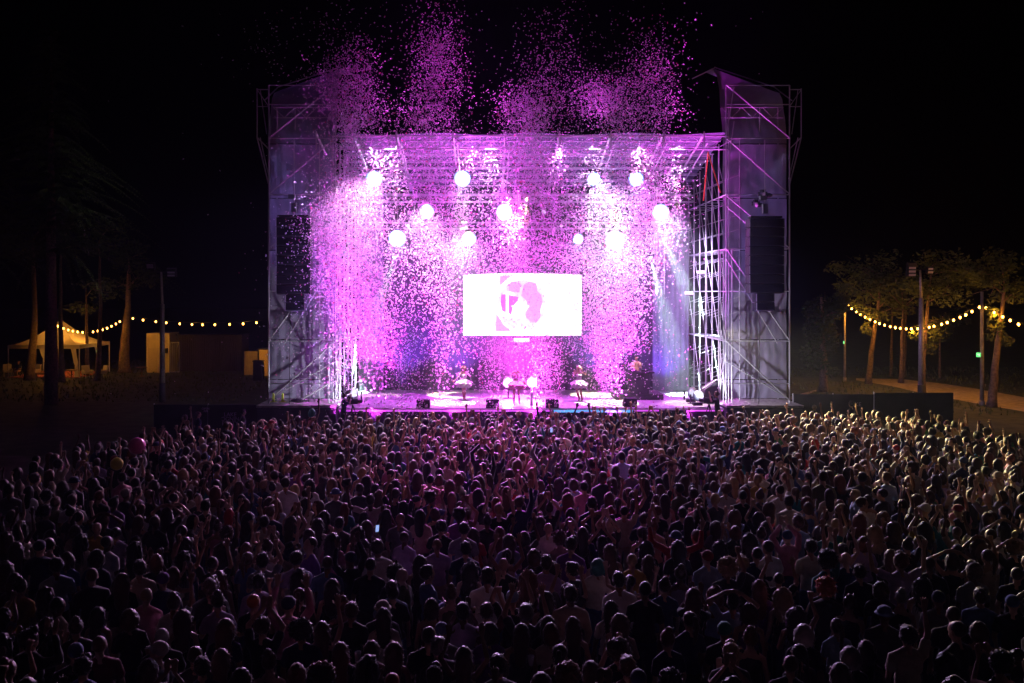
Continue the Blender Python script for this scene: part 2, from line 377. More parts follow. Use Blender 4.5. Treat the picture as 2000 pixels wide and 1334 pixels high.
# ------------------------------------------------------------------ scaffold towers
def tower(name, x0, x1, side, label):
    """x0 inner face, x1 outer face, side = +1 right / -1 left"""
    t = empty(name, ((x0+x1)/2, Y0, 0), label, 'scaffold tower', 'scaffold towers beside the stage')
    PZ = 1.62; TOP = 16.6
    MB().box(((x0+x1)/2+side*.12, Y0+.6, PZ/2-.06), (abs(x1-x0)+.5, 2.6, PZ-.14)).build('base_skirt', DRAPE, t)
    MB().box(((x0+x1)/2+side*.12, Y0+.6, PZ-.06), (abs(x1-x0)+.56, 2.7, .10)).build('platform', mat('worn_plywood', (.33,.31,.30), .8, var=.4, scale=5), t)
    levels = [PZ, 2.55, 4.55, 6.9, 8.9, 11.45, 14.1, TOP-.9, TOP]
    ys = [Y0, Y0+1.3, Y0+2.6, Y0+3.9, Y0+5.2, Y0+6.5, Y0+7.8]
    xi2 = x0+side*1.0
    # front frame
    for x in (x0, x1):
        rod('standard', (x, Y0, PZ), (x, Y0, TOP), .032 if x == x0 else .038, STEEL, t)
    rod('standard', (x0+side*.12, Y0, PZ), (x0+side*.12, Y0, TOP-1), .026, STEEL, t)
    for z in levels[1:]:
        rod('ledger', (x0, Y0, z), (x1, Y0, z), .026, STEEL, t)
    for i, (za, zb) in enumerate(((1.75,4.55),(4.55,6.9+2.0),(8.9,11.4),(11.45,14.1),(14.1,TOP))):
        A = (x0, Y0-.06, zb if side > 0 else zb); B = (x1, Y0-.06, za)
        rod('brace', A, B, .03, STEEL, t)
        if i in (1, 2): rod('brace', (x0, Y0-.06, zb-.5), (x0+side*2.4, Y0-.06, za-.1), .022, STEEL, t)
    rod('brace', (x0, Y0-.05, 3.6), (x1, Y0-.05, 1.8), .026, STEEL, t)
    for (dx, dy) in ((.0,.5), (.35,.25), (.5,.9), (0,1.0)):
        rod('standard', (x0+side*dx, Y0+dy, PZ), (x0+side*dx, Y0+dy, 8.9), .024, STEEL, t)
    for (y1_, za, y2_, zb) in ((0,1.8,1.2,3.4),(1.2,2.0,0,4.4),(0,3.2,1.2,5.4),(.2,4.6,1.2,6.8)):
        rod('brace', (x0+side*.03, Y0+y1_, za), (x0+side*.03, Y0+y2_, zb), .022, STEEL, t)
    # inner side going back: standards, ledgers, diagonals
    for j, y in enumerate(ys[1:]):
        rod('standard', (x0, y, DECK), (x0, y, roofz(y)+.1), .032, STEEL, t)
        rod('standard', (xi2, y, DECK), (xi2, y, roofz(y)+.3), .026, STEEL, t)
        rod('standard', (x0+side*.12, y+.55, DECK), (x0+side*.12, y+.55, roofz(y)), .022, STEEL, t)
        for z in (2.6,3.6,5.6,6.3,7.6,8.3,9.6,10.3,11.0,12.2): rod('rung', (x0, y, z), (xi2, y-.0, z+.35), .014, STEEL, t)
    for z in levels[2:7]:
        if z < 12.5:
            rod('ledger', (x0, Y0, z), (x0, ys[-1], z), .03, STEEL, t)
            rod('ledger', (xi2, Y0+1.3, z), (xi2, ys[-1], z), .024, STEEL, t)
    lv = [2.0, 4.55, 6.9, 8.9, 11.45, 13.0]
    for k in range(6):
        for j in range(5):
            if (j+k) % 2 == 0:
                rod('brace', (x0, ys[k], lv[j]), (x0, ys[k+1], lv[j+1]), .02, STEEL, t)
            else:
                rod('brace', (xi2, ys[k+1] if k else ys[1], lv[j]), (xi2, ys[min(k+2,6)], lv[j+1]), .018, STEEL, t)
    for y in ys[1:]:
        for z in (4.55, 8.9, 11.45):
            rod('transom', (x0, y, z), (xi2, y, z), .022, STEEL, t)
    # outrigger at the top outside
    ox = x1+side*.55
    rod('outrigger', (x1, Y0, 16.4), (ox, Y0, 16.4), .028, STEEL, t)
    rod('outrigger', (x1, Y0, 13.6), (ox, Y0, 14.15), .03, STEEL, t)
    rod('outrigger', (ox, Y0, 14.15), (ox, Y0, 16.45), .03, STEEL, t)
    rod('outrigger', (ox, Y0, 14.15), (x1, Y0, 11.9), .034, STEEL, t)
    rod('outrigger', (ox-side*.12, Y0+.1, 14.15), (x1-side*.0, Y0+.1, 12.2), .026, STEEL, t)
    rod('outrigger', (ox-side*.15, Y0, 16.4), (ox-side*.45, Y0, 14.3), .022, STEEL, t)
    rod('outrigger', (x1, Y0, 15.6), (ox, Y0, 15.6), .02, STEEL, t)
    rod('outrigger', (x1, Y0, 15.6), (ox, Y0, 16.4), .02, STEEL, t)
    rod('brace', (x0-side*.05, Y0-.1, 14.0), (x0+side*.35, Y0-.1, 16.5), .03, STEEL, t)
    rod('brace', (x0, Y0-.1, 12.2), (x0+side*.35, Y0-.1, 14.9), .026, STEEL, t)
    rod('brace', (x0-side*.3, Y0-.1, 13.7), (x0+side*.35, Y0-.1, 14.1), .024, STEEL, t)
    # cladding: wrinkled sheets laced between the levels, curving over at the top
    YC = Y0+1.55
    nx, nz = 30, 18
    xs0, xs1 = x0+side*.25, x1+side*.38
    bands = [PZ+.05, 2.6, 4.55, 6.9, 8.9, 11.45, 14.1, 16.0]
    for b_ in range(len(bands)-1):
        vs = []; fs = []; z0_, z1_ = bands[b_]+.01, bands[b_+1]-.02
        for i in range(nz+1):
            for k in range(nx+1):
                u = k/nx; v = i/nz; x = xs0+(xs1-xs0)*u; z = z0_+(z1_-z0_)*v
                y = YC+.05*math.sin(v*math.pi)*(.6+math.sin(u*11+b_*2)*.35)+.025*noise.noise(Vector((x*1.6, z*1.2, b_*3.3+side)))*2
                y += 0.035*noise.noise(Vector((x*3.5, z*2.5, 7.0)))+.022*math.sin(u*44+3*noise.noise(Vector((z, x, 1.0))))*(1-abs(v-.5))
                if b_ == len(bands)-2: y += v*v*.5
                vs.append((x, y, z))
        for i in range(nz):
            for k in range(nx):
                a = i*(nx+1)+k; fs.append((a, a+1, a+nx+2, a+nx+1))
        MB().add(vs, fs).build('cladding_sheet', CLAD, t, True)
    # hood at the top
    vs = []; fs = []
    prof = [(0, YC+.5, 16.0), (0, YC+.65, 16.9), (0, YC+1.1, 17.7), (0, YC+2.0, 18.3), (0, YC+3.6, 18.5)]
    for (_, y, z) in prof:
        for k in range(7):
            u = k/6; x = xs0+(xs1-xs0)*u
            vs.append((x, y, z-.50*u*(z-15.95)))
    for i in range(len(prof)-1):
        for k in range(6): a = i*7+k; fs.append((a, a+1, a+8, a+7))
    MB().add(vs, fs).build('roof_sheet', CLAD, t, True)
    for a_, b_ in (((xs0-side*.9, YC+2.6, 17.9), (xs0+side*.1, YC+2.0, 18.3)), ((xs0+side*.1, YC+2.0, 18.35), (xs1-side*.1, YC+1.6, 17.25)), ((xs1-side*.1, YC+1.6, 17.25), (x1+side*.45, Y0+1, 16.1))):
        rod('roof_hoop', a_, b_, .03, STEEL, t)
    # back standards and ledgers holding the sheets
    for x in (x1, x1-side*.9):
        rod('standard', (x, YC+.12, PZ), (x, YC+.12, 15.9), .03, STEEL, t)
    # top truss: ledgers and zigzags behind the front face
    for z in (15.25, 15.75):
        rod('ledger', (x0, Y0+.9, z), (x1, Y0+.9, z), .022, ALU, t)
    for k in range(6):
        xa = x0+(x1-x0)*k/6; xb = x0+(x1-x0)*(k+1)/6
        rod('lacing', (xa, Y0+.9, 15.25 if k % 2 else 15.75), (xb, Y0+.9, 15.75 if k % 2 else 15.25), .014, ALU, t)
    # wall ties: little couplers on the inner standards
    for y in ys[1:]:
        for z in (2.2, 3.1, 4.0, 5.0):
            rod('coupler', (x0-.07, y, z), (x0+.07, y, z), .02, STEEL, t)
    return t
tower('scaffold_tower', XR, 14.28, 1, 'scaffold tower with grey cladding right of the stage, orange strap on its inner side')
tower('scaffold_tower', XL, -10.25, -1, 'scaffold tower with grey cladding left of the stage, partly veiled by pink paper')
# orange straps
om = mat('orange_webbing', (.75,.14,.04), .7)
a = P(1383,297,44.0); b = P(1374,392,44.4); c = P(1407,376,43.2)
os_ = MB().tube([a, b], .035, 6).tube([a, c], .03, 6).build('lashing_strap', om)
tag(os_, 'orange lashing strap in an inverted V on the right tower', 'strap')

# ------------------------------------------------------------------ roof
rf = empty('stage_roof', (2.1, Y0, 12), 'flat stage roof of parallel trusses under a violet lit cover', 'stage roof')
q = MB(); nxr = 40; vs = []; fs = []
for j in range(9):
    y = Y0+.1+j*.98
    for k in range(nxr+1):
        x = XL+(XR-XL)*k/nxr; vs.append((x, y, roofz(y)+.16+.05*math.cos(k*math.pi/5)))
for j in range(8):
    for k in range(nxr): a = j*(nxr+1)+k; fs.append((a, a+1, a+nxr+2, a+nxr+1))
q.add(vs, fs).build('roof_cover', cloth_mat('roof_cover', (.11,.10,.15), .2), rf, True)
rod('front_beam', (XL-.1, Y0, roofz(Y0)), (XR+.1, Y0, roofz(Y0)), .04, ALU, rf)
rod('front_beam', (XL-.1, Y0, roofz(Y0)-.62), (XR+.1, Y0, roofz(Y0)-.62), .03, ALU, rf)
for k in range(23):
    x = XL+(XR-XL)*k/23; x2 = XL+(XR-XL)*(k+1)/23
    rod('web_member', (x, Y0, roofz(Y0)-(0 if k % 2 else .62)), (x2, Y0, roofz(Y0)-(.62 if k % 2 else 0)), .014, ALU, rf)
for j in range(1, 8):
    y = Y0+j*.98
    rod('purlin', (XL, y, roofz(y)+.12), (XR, y, roofz(y)+.12), .03, ALU, rf)
    rod('purlin', (XL, y+.3, roofz(y)-.1), (XR, y+.3, roofz(y)-.1), .022, ALU, rf)
for px in (618, 690, 775, 885, 987, 1093, 1193, 1296, 1375):
    x = (px-VX)/F*Y0
    rod('rafter', (x, Y0-.05, roofz(Y0)+.12), (x, 49.9, roofz(49.9)-.15), .055, ALU, rf)
    rod('rafter', (x+.2, Y0+.1, roofz(Y0)-.3), (x+.2, 49.9, roofz(49.9)-.55), .03, ALU, rf)
    rod('king_post', (x, Y0-.05, roofz(Y0)-.62), (x, Y0-.05, roofz(Y0)+.22), .03, ALU, rf)

# lamp trusses
def truss(y, z, label, x0=XL+.3, x1=XR-.3):
    t = empty('lamp_truss', ((x0+x1)/2, y, z), label, 'truss', 'lamp trusses hanging in the stage')
    s_ = .17
    for dy, dz in ((-s_,s_),(s_,s_),(-s_,-s_),(s_,-s_)):
        rod('chord', (x0, y+dy, z+dz), (x1, y+dy, z+dz), .025, ALU, t)
    nn = 26
    for k in range(nn):
        xa, xb = x0+(x1-x0)*k/nn, x0+(x1-x0)*(k+1)/nn; f_ = 1 if k % 2 else -1
        rod('lacing', (xa, y-s_, z+s_*f_), (xb, y-s_, z-s_*f_), .012, ALU, t)
        rod('lacing', (xa, y-s_*f_, z-s_), (xb, y+s_*f_, z-s_), .012, ALU, t)
    for x in (x0+2, 2.1, x1-2):
        rod('hanging_chain', (x, y, z+s_), (x, y, roofz(y)), .012, STEEL, t)
    return t
truss(46.5, P(0,350,46.5).z+.75, 'lamp truss carrying the top row of white lamps')
truss(47.5, P(0,414,47.5).z+.70, 'lamp truss carrying the middle row of white lamps')
truss(48.5, P(0,467,48.5).z+.72, 'lamp truss carrying the lowest row of white lamps')

def lens_mat(name, core, halo, es):  # colour ramp paints the lamp's glare and its halo onto the disc
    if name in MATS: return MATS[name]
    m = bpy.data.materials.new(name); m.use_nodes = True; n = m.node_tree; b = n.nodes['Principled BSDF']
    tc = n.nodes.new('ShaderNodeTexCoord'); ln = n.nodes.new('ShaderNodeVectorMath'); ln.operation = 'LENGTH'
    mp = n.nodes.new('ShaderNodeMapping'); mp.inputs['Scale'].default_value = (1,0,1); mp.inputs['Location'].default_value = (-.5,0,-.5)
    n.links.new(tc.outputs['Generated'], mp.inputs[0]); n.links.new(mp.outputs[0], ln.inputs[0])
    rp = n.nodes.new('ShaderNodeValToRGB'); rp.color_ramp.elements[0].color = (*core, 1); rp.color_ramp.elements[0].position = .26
    rp.color_ramp.elements[1].color = (*[c*.012 for c in halo], 1); rp.color_ramp.elements[1].position = .5
    k = rp.color_ramp.elements.new(.38); k.color = (*[c*.30 for c in halo], 1)
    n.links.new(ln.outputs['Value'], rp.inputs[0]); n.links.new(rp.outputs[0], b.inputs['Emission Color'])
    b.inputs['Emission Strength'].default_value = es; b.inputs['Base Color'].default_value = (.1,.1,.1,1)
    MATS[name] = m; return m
LENS = lens_mat('glare_lens', (.90,.96,1), (.16,.40,1.0), 22)
def moving_head(p, r, label, d=(0,-1,-.15), up_z=.5, group='white moving head lamps on the trusses', lens=None, name='moving_head_lamp'):
    d = Vector(d).normalized(); p = Vector(p)
    t = empty(name, p, label, 'stage lamp', group)
    MB().tube([p-d*.42, p-d*.30, p-d*.1, p], [r*.45, r*.8, r*.98, r], 20).build('housing', BLACK, t, True)
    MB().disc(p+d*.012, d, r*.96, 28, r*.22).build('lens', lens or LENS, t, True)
    MB().box(p+Vector((r+.05, .2, up_z*.35)), (.05, .14, up_z*.9)).build('yoke_arm', BLACK, t)
    MB().box(p+Vector((-r-.05, .2, up_z*.35)), (.05, .14, up_z*.9)).build('yoke_arm', BLACK, t)
    MB().box(p+Vector((0, .2, up_z*.9)), (r*1.6, .3, .14)).build('base', BLACK, t)
    return t
rowname = {46.2: 'top row', 47.2: 'middle row', 48.2: 'lowest row'}
from collections import defaultdict
rows = defaultdict(list)
for hd in HEADS: rows[hd[2]].append(hd)
order = {4: ['leftmost', 'second from left', 'third from left', 'rightmost'], 3: ['left', 'middle', 'right large']}
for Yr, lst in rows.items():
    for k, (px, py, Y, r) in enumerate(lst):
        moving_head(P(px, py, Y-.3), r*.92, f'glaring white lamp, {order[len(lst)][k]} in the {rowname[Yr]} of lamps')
# small unlit or dim heads
DIM = lens_mat('dim_lens', (1,.8,1), (.6,.3,.8), 1.6)
for px, py, r, lab in ((1062,414,.17,'small dim pink lamp right of the middle lamp of the middle row'), (1328,392,.10,'tiny white point lamp right of the large middle row lamp'),
                   (797,441,.14,'small dim pink lamp above the large left lamp of the lowest row'), (811,495,.14,'small dim pink lamp right below the large left lamp'), (1096,441,.12,'small dim lamp left above the small lamp of the lowest row')):
    moving_head(P(px, py, 47.3), r, lab, up_z=.3, group='small dim lamps on the trusses', lens=DIM)
BEAM = lens_mat('beam_lens', (.8,1,.9), (.5,.9,.7), 5)
for px, py, d, lab in ((1291,457,(.35,-.4,-1),'beam lamp sending a pale green cone down behind the right scaffold'), (1271,507,(.25,-.4,-1),'lower beam lamp sending a pale green cone to the flight cases'), (770,507,(-.2,-.4,-1),'beam lamp sending a pale green cone down on the left')):
    moving_head(P(px, py, 47.0)+Vector((0,0,.12)), .13, lab, d, .3, 'beam lamps with pale cones', BEAM)
# unlit black heads top right and on the side ladder
for px, py, lab in ((1328,368,'unlit black stage lamp hanging at the top right corner'), (1295,362,'unlit black stage lamp left of the one at the top right corner')):
    moving_head(P(px, py, 45.4), .24, lab, (0,-.3,-1), .5, 'unlit stage lamps', mat('dark_glass', (.02,.02,.03), .1))
rod_l = empty('lamp_ladder', P(1290, 560, 47.4), 'vertical ladder truss carrying the beam lamps on the right', 'truss')
for dx in (-.2, .2): rod('chord', P(1290,560,47.4)+Vector((dx,0,-.4)), P(1290,380,47.4)+Vector((dx,0,1)), .022, ALU, rod_l)
for k in range(12): rod('rung', P(1290,560,47.4)+Vector((-.2,0,k*.5)), P(1290,560,47.4)+Vector((.2,0,k*.5)), .014, ALU, rod_l)

# ------------------------------------------------------------------ line arrays
def line_array(px0, px1, pyt, pym, pyb, sub0, sub1, label, Y):
    t = empty('line_array', P((px0+px1)/2, pyb, Y), label, 'speaker', 'line array speakers hanging in the towers')
    zt, zm, zb = P(0,pyt,Y).z, P(0,pym,Y).z, P(0,pyb,Y).z
    xa, xb = P(px0,0,Y).x, P(px1,0,Y).x
    def cab(x0, x1, z0, z1, k, n_):
        c = ((x0+x1)/2, Y+.05*math.sin(k*.4), (z0+z1)/2)
        cb = MB().box(c, (x1-x0, .62, (z1-z0)*.93), rx=-.01*k).build('cabinet', BLKW, t)
        q = MB().box((c[0], c[1]-.325, c[2]), ((x1-x0)*.90, .02, (z1-z0)*.74), rx=-.01*k).build('grille', mat('speaker_grille', (.012,.012,.014), .6, .3, var=.4, scale=60), cb)
        for s_ in (-1, 1): MB().box((c[0]+s_*(x1-x0)*.485, c[1]-.32, c[2]), (.03, .03, (z1-z0)*.9)).build('rigging_plate', ALU if s_ < 0 else BLACK, cb)
    n_ = 8
    for k in range(n_): cab(xa, xb, zt+(zm-zt)*(k+1)/n_, zt+(zm-zt)*k/n_, k, n_)
    sa, sb = P(sub0,0,Y).x, P(sub1,0,Y).x
    for k in range(2): cab(sa, sb, zm+(zb-zm)*(k+1)/2, zm+(zb-zm)*k/2, n_+k, 2)
    MB().box(((xa+xb)/2, Y, zt+.06), ((xb-xa)*.9, .5, .08)).build('bumper_frame', BLACK, t)
    rod('chain', ((xa+xb)/2, Y, zt), ((xa+xb)/2, Y, zt+3.6), .02, STEEL, t)
    rod('cable', ((xa+xb)/2-.2, Y+.1, zb), ((xa+xb)/2-.25, Y+.1, 1.7), .015, BLACK, t)
    MB().box(((xa+xb)/2, Y, zt+.45), (.22,.22,.45)).box(((xa+xb)/2-.1, Y, zt+.95), (.3,.25,.2)).build('hoist', mat('hoist_metal', (.25,.25,.27), .4, .6), t)
line_array(1460,1528,427,573,607,1473,1508,'black hanging speaker array against the right tower cladding',41.2)
line_array(541,608,425,575,607,560,597,'black hanging speaker array on the left tower veiled by pink paper',41.2)
moving_head(P(1492,381,41.6), .13, 'small lamp clamped above the right speaker array', (-1,-.3,0), .22, 'tower lamps', mat('pale_glass', (.7,.65,.7), .2))
moving_head(P(1478,400,41.6), .11, 'lower small lamp clamped left above the right speaker array', (-1,-.5,0), .22, 'tower lamps', mat('pale_glass'))

# ------------------------------------------------------------------ things on the deck
def wedge(px, py, label, w_=.62):
    p = G(px, py, DECK); t = empty('floor_monitor', (p.x, p.y, DECK), label, 'speaker', 'wedge monitors along the stage edge')
    prof = [(-.25,0),(.25,0),(.25,.16),(-.02,.42),(-.25,.40)]   # (y back->front, z)
    q = MB(); q.poly([(p.x-w_/2, p.y+y, DECK+.01+z) for y, z in prof], (w_, 0, 0)); q.build('cabinet', BLKW, t)
    MB().box((p.x, p.y+.12, DECK+.31), (w_*.86, .36, .015), rx=-.77).build('grille', mat('speaker_grille'), t)
    MB().box((p.x+w_*.25, p.y-.262, DECK+.12), (.14, .012, .12)).build('socket_plate', mat('pale_plate', (.5,.45,.5), .4), t)
wedge(827,797,'dark wedge monitor at the stage edge below the left dancer')
wedge(962,796,'dark wedge monitor left of the magenta floor panel')
wedge(1078,796,'dark wedge monitor right of the magenta floor panel')
wedge(1230,794,'dark wedge monitor near the blue lit pool on the right')
def floor_lamp(px, py, rz, label):
    p = G(px, py, DECK); moving_head((p.x, p.y, DECK+.55), .27, label, (math.sin(rz), -math.cos(rz), .15), -.45, 'moving heads standing on the deck', lens_mat('side_lens', (.75,.8,1), (.35,.45,1), .9))
floor_lamp(1351,789,-.9,'moving head standing on the deck at the right, inner of two')
floor_lamp(1364,796,-.5,'moving head standing on the deck at the right, outer of two')
floor_lamp(692,790,.9,'moving head standing on the deck at the left corner')
FL = lens_mat('pink_lens', (1,.9,1), (1,.3,1), 14)
for px, lab in ((993,'blazing pink white floor lamp left of the singer'), (1039,'blazing pink white floor lamp right of the singer')):
    p = P(px, 747, 45.6); moving_head(p, .30, lab, (0,-1,.05), -.3, 'blazing floor lamps behind the singer', FL, 'floor_lamp')
    st_ = MB().tube([(p.x, p.y+.2, DECK+.02),(p.x, p.y+.2, p.z-.3)], .035, 8).box((p.x, p.y+.2, DECK+.03), (.5,.5,.04)).build('lamp_stand', BLACK); tag(st_, 'short black stand under the ' + ('left' if px < 1000 else 'right') + ' blazing floor lamp', 'stand')
    lamp('floor_lamp_glow', 'SPOT', (p.x, p.y-.45, p.z), 2600*K, (1,.12,.9), (p.x, p.y-8, p.z), 120, .9, .25)
# desk of the disc jockey
dj = empty('music_desk', G(1249,781,DECK), 'dark draped music desk at the right of the stage, man behind it', 'desk')
p = G(1249,781,DECK)
rs = MB().box((p.x, p.y+.9, DECK+.15), (2.4, 2.0, .28)).build('riser', BLKW); tag(rs, 'low black riser under the music desk at the right', 'riser')
MB().box((p.x, p.y+.3, DECK+.82), (.95, .6, 1.04)).build('drape', DRAPE, dj)
MB().box((p.x, p.y+.3, DECK+1.38), (1.5, .75, .06)).build('desk_top', BLKW, dj)
MB().box((p.x-.3, p.y+.3, DECK+1.46), (.35,.3,.09)).build('mixer', BLACK, dj)
MB().box((p.x+.3, p.y+.3, DECK+1.46), (.35,.3,.09)).build('player', BLACK, dj)
# flight cases
def case(px, py, w_, d_, h_, label, z=DECK):
    p = G(px, py, z); t = empty('flight_case', p, label, 'flight case', 'flight cases behind the right scaffold')
    c = Vector((p.x, p.y+d_/2, z+h_/2+.08))
    MB().box(c, (w_, d_, h_)).build('body', mat('case_laminate', (.05,.05,.06), .4, var=.2, scale=4), t)
    q = MB()
    for sx in (-1, 1):
        for sz in (-1, 1):
            q.box(c+Vector((sx*w_/2, -d_/2, 0)), (.05,.05,h_+.04))
        for sy_ in (-1, 1): q.box(c+Vector((sx*w_/2, sy_*d_/2, 0)), (.045,.045,h_+.03))
    for sz in (-1, 1): q.box(c+Vector((0, -d_/2, sz*h_/2)), (w_+.03,.055,.05)); q.box(c+Vector((0, d_/2, sz*h_/2)), (w_+.03,.055,.05))
    q.box(c+Vector((0,-d_/2,h_*.2)), (w_,.05,.035)); q.build('corner_trim', ALU, t)
    MB().box(c+Vector((-w_*.35,-d_/2-.02,h_*.02)), (.14,.02,.12)).box(c+Vector((-w_*.35,-d_/2-.02,-h_*.27)), (.14,.02,.12)).build('latch', mat('pale_latch', (.6,.65,.75), .3, .4), t)
    for sx in (-1, 1): MB().ball(c+Vector((sx*w_*.42, -d_*.3, -h_/2-.05)), .045, 8, 6).build('castor', BLACK, t)
case(1326,759,1.15,.7,.52,'black flight case with bright edges and two pale latches')
case(1354,757,.95,.7,.75,'taller flight case behind the scaffold standards')
case(1380,768,.6,.5,.45,'small flight case tucked inside the right scaffold')
# folding frame / black covered gear beside the right tower foot
p = G(1393,789,DECK)
cg = empty('covered_gear', p, 'black sheet draped over gear under a steel frame by the right tower', 'covered gear')
MB().poly([(p.x-.5, p.y, DECK+.02),(p.x+.6, p.y, DECK+.02),(p.x+.6, p.y, DECK+.85),(p.x+.15, p.y, DECK+1.1),(p.x-.4, p.y, DECK+.7)], (0,.8,0)).build('sheet', DRAPE, cg)
rod('frame', (p.x-.55, p.y-.05, DECK+.75), (p.x+.15, p.y-.05, DECK+1.2), .025, ALU, cg); rod('frame', (p.x+.15, p.y-.05, DECK+1.2), (p.x+.75, p.y-.05, DECK+.95), .025, ALU, cg)
# scrap on the left tower platform: hi-vis props and tubes
ym = mat('hi_vis_yellow', (.65,.8,.08), .6)
for k, px in enumerate((534, 552)):
    p = P(px, 785, 42.0)
    o = MB().box(p+Vector((0,0,.2)), (.12,.1,.42), rx=.1, taper=.6).box(p+Vector((0,0,.01)), (.26,.22,.03)).build('safety_cone', ym)
    tag(o, 'yellow marker on the left tower platform, ' + ('outer one by the edge tube' if k == 0 else 'inner one'), 'marker')
p = P(600, 783, 41.9); o = MB().tube([p+Vector((-.3,0,.05)), p+Vector((.9,.3,.75))], .05, 8).build('loose_beam', ALU); tag(o, 'loose pale beam leaning on the left tower platform', 'beam')
p = P(582, 786, 41.9); o = MB().ball(p+Vector((0,0,.09)), (.35,.2,.10), 12, 6).tube([p+Vector((-.4,0,.05)), p+Vector((.5,.1,.06))], .03, 6).build('cable_heap', BLACK); tag(o, 'heap of black cable lying on the left tower platform', 'cables')
# small boards fixed to the side scaffold
for px, py, lab in ((1369,532,'small pinkish panel lamp on the right scaffold, upper one'), (1346,573,'small pinkish panel lamp on the right scaffold, lower one')):
    p = P(px, py, 45.5); o = MB().box(p, (.42,.3,.05), rx=.5).box(p+Vector((.1,.05,-.08)), (.12,.12,.1)).build('panel_lamp', mat('pink_panel', (.6,.45,.6), .5)); tag(o, lab, 'lamp')
# subwoofer blocks at the right front of the deck
p = P(1314, 805, 41.5)
sw = empty('subwoofer', (p.x, p.y, 0), 'black subwoofer box in front of the deck at the right, below raised hands', 'speaker')
MB().box((p.x, 41.5, .72), (1.15, .7, 1.42)).build('cabinet', BLKW, sw); MB().box((p.x, 41.14, .75), (1.0, .02, 1.2)).build('grille', mat('speaker_grille'), sw)
p = P(1147, 803, 41.5)
sw = empty('front_speaker', (p.x, p.y, 0), 'small black speaker in front of the blue lit deck edge', 'speaker')
MB().box((p.x, 41.5, .65), (.52, .5, 1.28)).build('cabinet', BLKW, sw); MB().box((p.x, 41.24, .75), (.42, .02, .9)).build('grille', mat('speaker_grille'), sw)
# crowd barrier before the deck
cb = empty('crowd_barrier', (2, 34.2, 0), 'steel crowd barrier between the front row and the stage', 'barrier')
for k in range(16):
    x = -7+k*1.2
    MB().box((x+.6, 34.2, 1.15), (1.16,.03,1.0)).build('panel', mat('barrier_steel', (.25,.25,.27), .4, .7, var=.2), cb)
    rod('rail', (x, 34.2, 1.68), (x+1.18, 34.2, 1.68), .03, STEEL, cb)
# ------------------------------------------------------------------ surroundings
def leaf_mat(name, col):
    return cloth_mat(name, col, .35, .45, .7)
def add_leaves(q, c, rad, n_, size, droop=0):
    for i in range(n_):
        while True:
            v = Vector((random.uniform(-1,1), random.uniform(-1,1), random.uniform(-1,1)))
            if .25 < v.length < 1: break
        p = Vector(c)+Vector((v.x*rad[0], v.y*rad[1], v.z*rad[2]))
        d = Vector((random.gauss(0,1), random.gauss(0,1), random.gauss(0,.6)-droop)).normalized(); e = d.orthogonal().normalized()
        e.rotate(Quaternion(d, random.uniform(0, 6.28)))
        s_ = size*random.uniform(.6, 1.4); q.add([p-d*s_, p+e*s_*.45, p+d*s_, p-e*s_*.45], [(0,1,2,3)])
def tree(base, top_pts, r0, clumps, label, lmat, leaf=.16, per=150, bark=None, group=None, name='tree', droop=0):
    base = Vector(base); t = empty(name, base, label, 'tree', group)
    bk = bark or mat('bark', (.13,.09,.06), .95, var=.4, scale=7, bump=.6)
    pts = [base]+[Vector(p) for p in top_pts]; n_ = len(pts)
    q = MB()
    fine = []
    for i in range(n_-1):
        for k in range(4): fine.append(pts[i].lerp(pts[i+1], k/4)+Vector((random.uniform(-.03,.03), random.uniform(-.03,.03), 0)))
    fine.append(pts[-1]); rs = [r0*(1-.72*i/(len(fine)-1))*(1.25 if i == 0 else 1) for i in range(len(fine))]
    q.tube(fine, rs, 10)
    for (c, rad) in clumps:
        c = Vector(c); k = min(range(len(fine)), key=lambda i: (fine[i]-c).length+.4*abs(fine[i].z-c.z+1))
        a = fine[k]; m_ = a.lerp(c, .5)+Vector((0,0,.2)); q.tube([a, m_, c], [rs[k]*.5+.01, rs[k]*.3+.01, .015], 6)
        for j in range(3): q.tube([m_, c+Vector((random.uniform(-1,1)*rad[0]*.7, random.uniform(-1,1)*rad[1]*.7, random.uniform(-.6,.8)*rad[2]))], [.02,.008], 5)
    q.build('trunk', bk, t, True)
    q = MB()
    for (c, rad) in clumps:
        nn = max(1, int(per*rad[0]*rad[2]))
        for j in range(5):
            o = Vector((random.uniform(-.6,.6)*rad[0], random.uniform(-.6,.6)*rad[1], random.uniform(-.5,.5)*rad[2]))
            add_leaves(q, Vector(c)+o, (rad[0]*.55, rad[1]*.55, rad[2]*.5), nn//5+8, leaf, droop)
    q.build('crown', lmat, t)
    return t
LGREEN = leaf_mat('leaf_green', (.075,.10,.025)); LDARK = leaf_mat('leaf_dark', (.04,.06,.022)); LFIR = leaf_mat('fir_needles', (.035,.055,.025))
def C(px, py, Y, rx, rz, ry=None): s_ = F/Y; return (P(px, py, Y), (rx/s_, (ry or rx)/s_*1.0, rz/s_))
